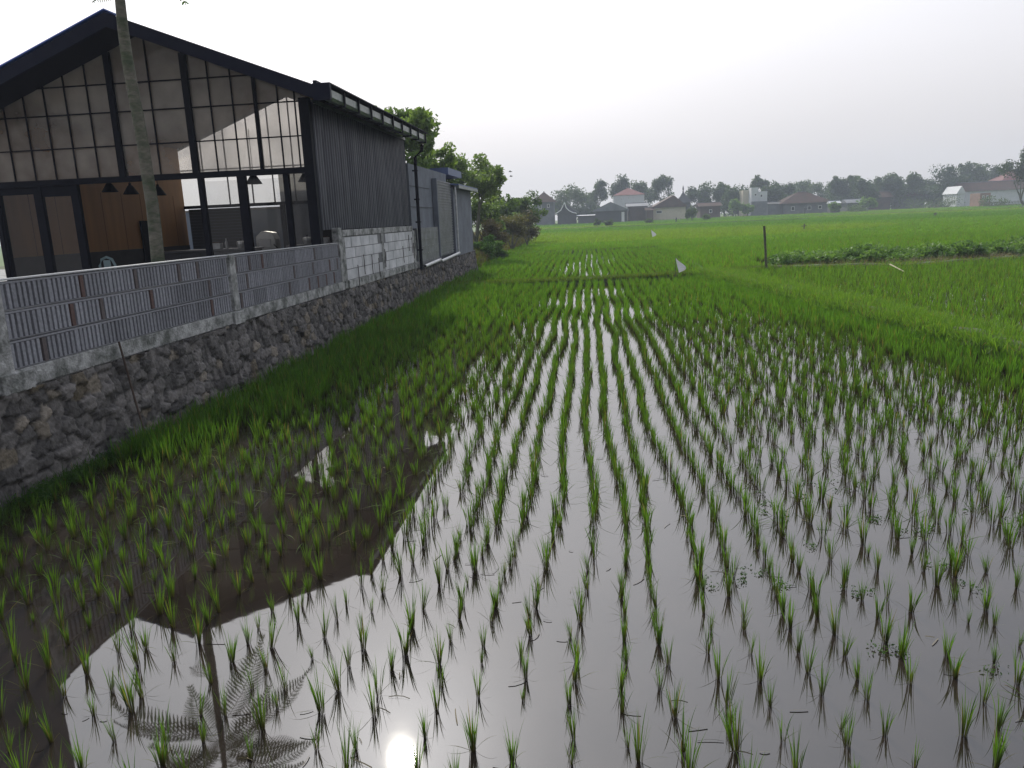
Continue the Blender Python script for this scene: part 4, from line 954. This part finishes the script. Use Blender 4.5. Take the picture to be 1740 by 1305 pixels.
house('brown low house with wide roof left of the big dark tree', 1530, 1570, 333, 346, 290, Mhdark, 'hip', Mterra, 9, apex=322, over=1)
house('pinkish-walled small house under the big dark tree', 1596, 1614, 330, 340, 292, Morange, 'gable', Mterra, 8, apex=320, over=.6)
house('white gable house with pointed front in the right village', 1624, 1637, 329, 338, 268, Mhwhite, 'gable_front', Mhwhite, 10, apex=316, over=.3)
house('very long brown-roofed house beside the white pointed gable', 1638, 1745, 323, 343, 274, Mhwhite, 'gable', Mterra, 12, apex=308, over=.6)
house('orange unplastered frame house near the right edge', 1663, 1681, 328, 346, 245, Morange, depth=6, win=[(1667, 1670, 332, 340), (1674, 1678, 332, 344)])
house('red-brown roofed house at the right edge behind the long roof', 1700, 1760, 306, 330, 300, Mbrick, 'hip', Mred, 10, apex=288, over=1)
house('low dark shed at the left end of the right-hand village', 1440, 1470, 344, 355, 262, Mhdark, 'gable', Mhgrey, 7, apex=338, over=.5, name='shed', cat='shed')
# bamboo fence
bf = empty('bamboo_fence', at(1705, 340, 225), 'low pale bamboo fence along the far right field edge', 'fence'); b = MB()
xa, xb = at(1672, 345, 225)[0], at(1745, 342, 225)[0]
n = 30
for k in range(n): x = xa+(xb-xa)*k/n; b.tube([(x, 225, -.1), (x+.1, 225, 1.5)], .05, 4)
for z in (.5, 1.1): b.tube([(xa, 225, z), (xb, 225, z)], .05, 4)
b.build('rails', Mbamboo, bf)
Dk1, Dk2 = (.022, .042, .018), (.05, .085, .03)
Md1, Md2 = (.035, .06, .025), (.08, .12, .045)
FT = [ # px, top, width, Y, tone, lo, label
 (965, 321, 58, 265, 1, .2, 'wide hazy tree behind the two-storey grey house'), (1000, 326, 26, 300, 1, .2, 'small pale tree left of the tall pair behind the dark shed'), (1015, 306, 28, 280, 1, .3, 'upright pale tree behind the left part of the dark shed'), (1050, 299, 34, 285, 0, .3, 'tallest rounded tree behind the red-roofed white building'),
 (1083, 309, 34, 290, 1, .3, 'loose tree just right of the red roof'), (1120, 302, 32, 285, 0, .2, 'dense upright tree above the brick house'), (1100, 316, 26, 300, 1, .25, 'low tree between the red roof and the dense upright tree'),
 (1188, 318, 34, 278, 0, .15, 'dark tree just right of the pointed spire'), (1211, 312, 42, 276, 0, .15, 'broad dark rounded tree over the small red-brown house'), (1232, 311, 24, 280, 1, .4, 'thin tree rising between two broad dark trees'),
 (1256, 317, 48, 258, 0, .12, 'broad dark tree left of the pale stair tower'), (1291, 303, 24, 285, 1, .5, 'airy tree sticking up over the stair tower'), (1312, 313, 34, 270, 0, .15, 'dark tree right of the stair tower'),
 (1333, 312, 30, 285, 0, .2, 'rounded tree left of the brown hipped roof'), (1364, 305, 32, 320, 1, .2, 'faint blue tree above the brown hipped roof'), (1400, 310, 44, 310, 1, .15, 'low wide hazy tree behind the right end of the hipped roof'),
 (1432, 299, 32, 290, 0, .2, 'round-headed tree right of the hipped roof'), (1455, 297, 24, 300, 1, .3, 'slim tree between two dark rounded crowns'), (1474, 301, 36, 275, 0, .12, 'dark tree behind the low dark shed'),
 (1503, 297, 28, 295, 1, .2, 'pale tree behind the low brown-red house'), (1520, 296, 32, 285, 0, .15, 'dark rounded tree right of the low brown-red house'), (1549, 296, 36, 292, 1, .35, 'scraggly tree with upright branches over the brown low house'),
 (1581, 306, 34, 305, 1, .15, 'low hazy tree left of the big dark tree'), (1613, 281, 46, 285, 0, .15, 'big dark domed tree left of the white pointed gable'), (1650, 274, 34, 300, 1, .3, 'tall feathery tree behind the white pointed gable'), (1671, 281, 28, 305, 1, .3, 'slightly lower feathery tree over the long brown roof'),
 (1700, 285, 28, 310, 0, .2, 'small dark round tree near the right edge over the roofs'), (1744, 250, 44, 190, 0, .12, 'nearer tall tree cut by the right edge of the photo'),
 (1640, 300, 30, 296, 0, .1, 'dark bush-like tree touching the big domed tree'), (1540, 316, 60, 300, 1, .1, 'broad low tree mass behind the brown low house'), (1428, 318, 50, 300, 1, .1, 'broad low tree behind the white-roofed shelter'), (1355, 320, 60, 300, 0, .1, 'low dark tree mass behind the ridge of the hipped roof'),
 (1136, 330, 26, 300, 1, .1, 'low tree behind the cream house roof'), (1585, 318, 44, 292, 0, .1, 'low dark tree behind the right field edge'), (935, 336, 30, 300, 1, .1, 'low hazy tree behind the left edge of the village'), (1692, 302, 50, 305, 1, .1, 'low tree behind the long brown roof'), (880, 352, 60, 250, 1, .1, 'far hazy tree glimpsed behind the leafy shrub'),
 (1068, 345, 60, 285, 0, .05, 'low dark hedge-like tree behind the wide dark shed'), (990, 352, 44, 262, 0, .05, 'dark low tree mass between the curved-gable annex and the wide shed'), (1245, 335, 46, 262, 0, .05, 'dark low growth left of the stair tower'), (1318, 334, 40, 275, 0, .05, 'dark growth filling the gap right of the stair tower'), (1440, 328, 60, 285, 0, .05, 'dark wooded mass between the white-roofed shelter and the low shed'), (1500, 320, 70, 296, 0, .05, 'dark wooded mass behind the low brown-red house'), (1180, 340, 50, 275, 0, .05, 'dark lower growth behind the small red-brown house'), (1570, 322, 60, 300, 0, .05, 'dark wooded mass between the brown low house and the big domed tree'),
 (1720, 300, 40, 305, 0, .1, 'dark low tree before the red-brown roofed house at the edge')]
for k, (px, ty, w, Y, tone, lo, lb) in enumerate(FT):
    c1, c2 = (Dk1, Dk2) if tone == 0 else (Md1, Md2)
    treepx('distant_tree', lb, px, ty, w*1.05, Y, 3200 if Y > 200 else 4500, .8 if Y > 200 else .5, 500+k, c1, c2, group='trees behind the far village', crown_lo=lo, clr=.31 if tone == 0 else .24, depth=2, squash=.85)
BP = [(1250, 338, 26, 240, 'clump of pale green banana plants left of the stair tower'), (1475, 336, 22, 240, 'bright banana plants at the field edge before the low shed'), (1418, 345, 18, 225, 'small banana plant under the white-roofed shelter'), (1270, 348, 16, 240, 'low green bush at the foot of the stair tower')]
for k, (px, ty, w, Y, lb) in enumerate(BP): treepx('banana_plant', lb, px, ty, w, Y, 500, 1.2, 600+k, (.07, .13, .03), (.15, .24, .07), cat='banana plant', crown_lo=.2, clr=.3)
SB = [(1175, 353, 18, 190, 'dark green field shrub below the round dark tree'), (1199, 365, 12, 195, 'low field shrub right of the dark green shrub'), (1014, 372, 10, 165, 'small dark shrub in the left far field'), (1034, 375, 13, 165, 'low rounded shrub beside the small dark shrub in the left field'), (1102, 373, 11, 180, 'little dark bush with pale top before the brick house'), (1168, 357, 8, 190, 'thin upright bush left of the dark green field shrub'), (1690, 334, 40, 235, 'grassy green hedge behind the bamboo fence'), (1560, 340, 60, 262, 'dark clipped hedge before the brown low house'), (1610, 338, 50, 262, 'long dark hedge under the big domed tree'), (1455, 348, 40, 235, 'pale weedy bush at the right field edge')]
for k, (px, ty, w, Y, lb) in enumerate(SB): treepx('shrub', lb, px, ty, w, Y, 900, .42, 620+k, Md1, (.09, .14, .04), cat='shrub', crown_lo=.06, clr=.3, squash=.8)

for px, py, lb in ((867, 292, 'small dark bird in the pale sky, the upper of the two'), (868.5, 300, 'small dark bird in the pale sky, the lower of the two')):
    q = at(px, py, 60); e = empty('bird', q, lb, 'bird'); b = MB(); b.tube([q+np.array([-.12, 0, 0]), q+np.array([-.05, 0, .02]), q+np.array([.06, 0, .02]), q+np.array([.14, 0, .03])], [.01, .035, .035, .01], 6)
    for sg in (-1, 1): b.prism([q+np.array([-.04, 0, .02]), q+np.array([.05, 0, .02]), q+np.array([.0, sg*.16, .10]), q+np.array([-.05, sg*.26, .04])], (0, 0, .008))
    b.build('body', Mhdark, e)

# ------------------------------------------------------------------ haze
b = MB(); b.box(-262, 422, -24, 522, -1.4, 32)
hz = bpy.data.materials.new('haze'); hz.use_nodes = True; t = hz.node_tree; t.nodes.clear()
o_ = t.nodes.new('ShaderNodeOutputMaterial'); v_ = t.nodes.new('ShaderNodeVolumePrincipled')
v_.inputs['Color'].default_value = (.76, .83, 1, 1); v_.inputs['Density'].default_value = .00075; v_.inputs['Anisotropy'].default_value = 0
t.links.new(v_.outputs[0], o_.inputs['Volume']); tag(b.build('haze', hz), kind='stuff')
print('rice', len(near), nd_last, len(rest), len(ex), len(p2), len(p3), len(p4), len(pf))
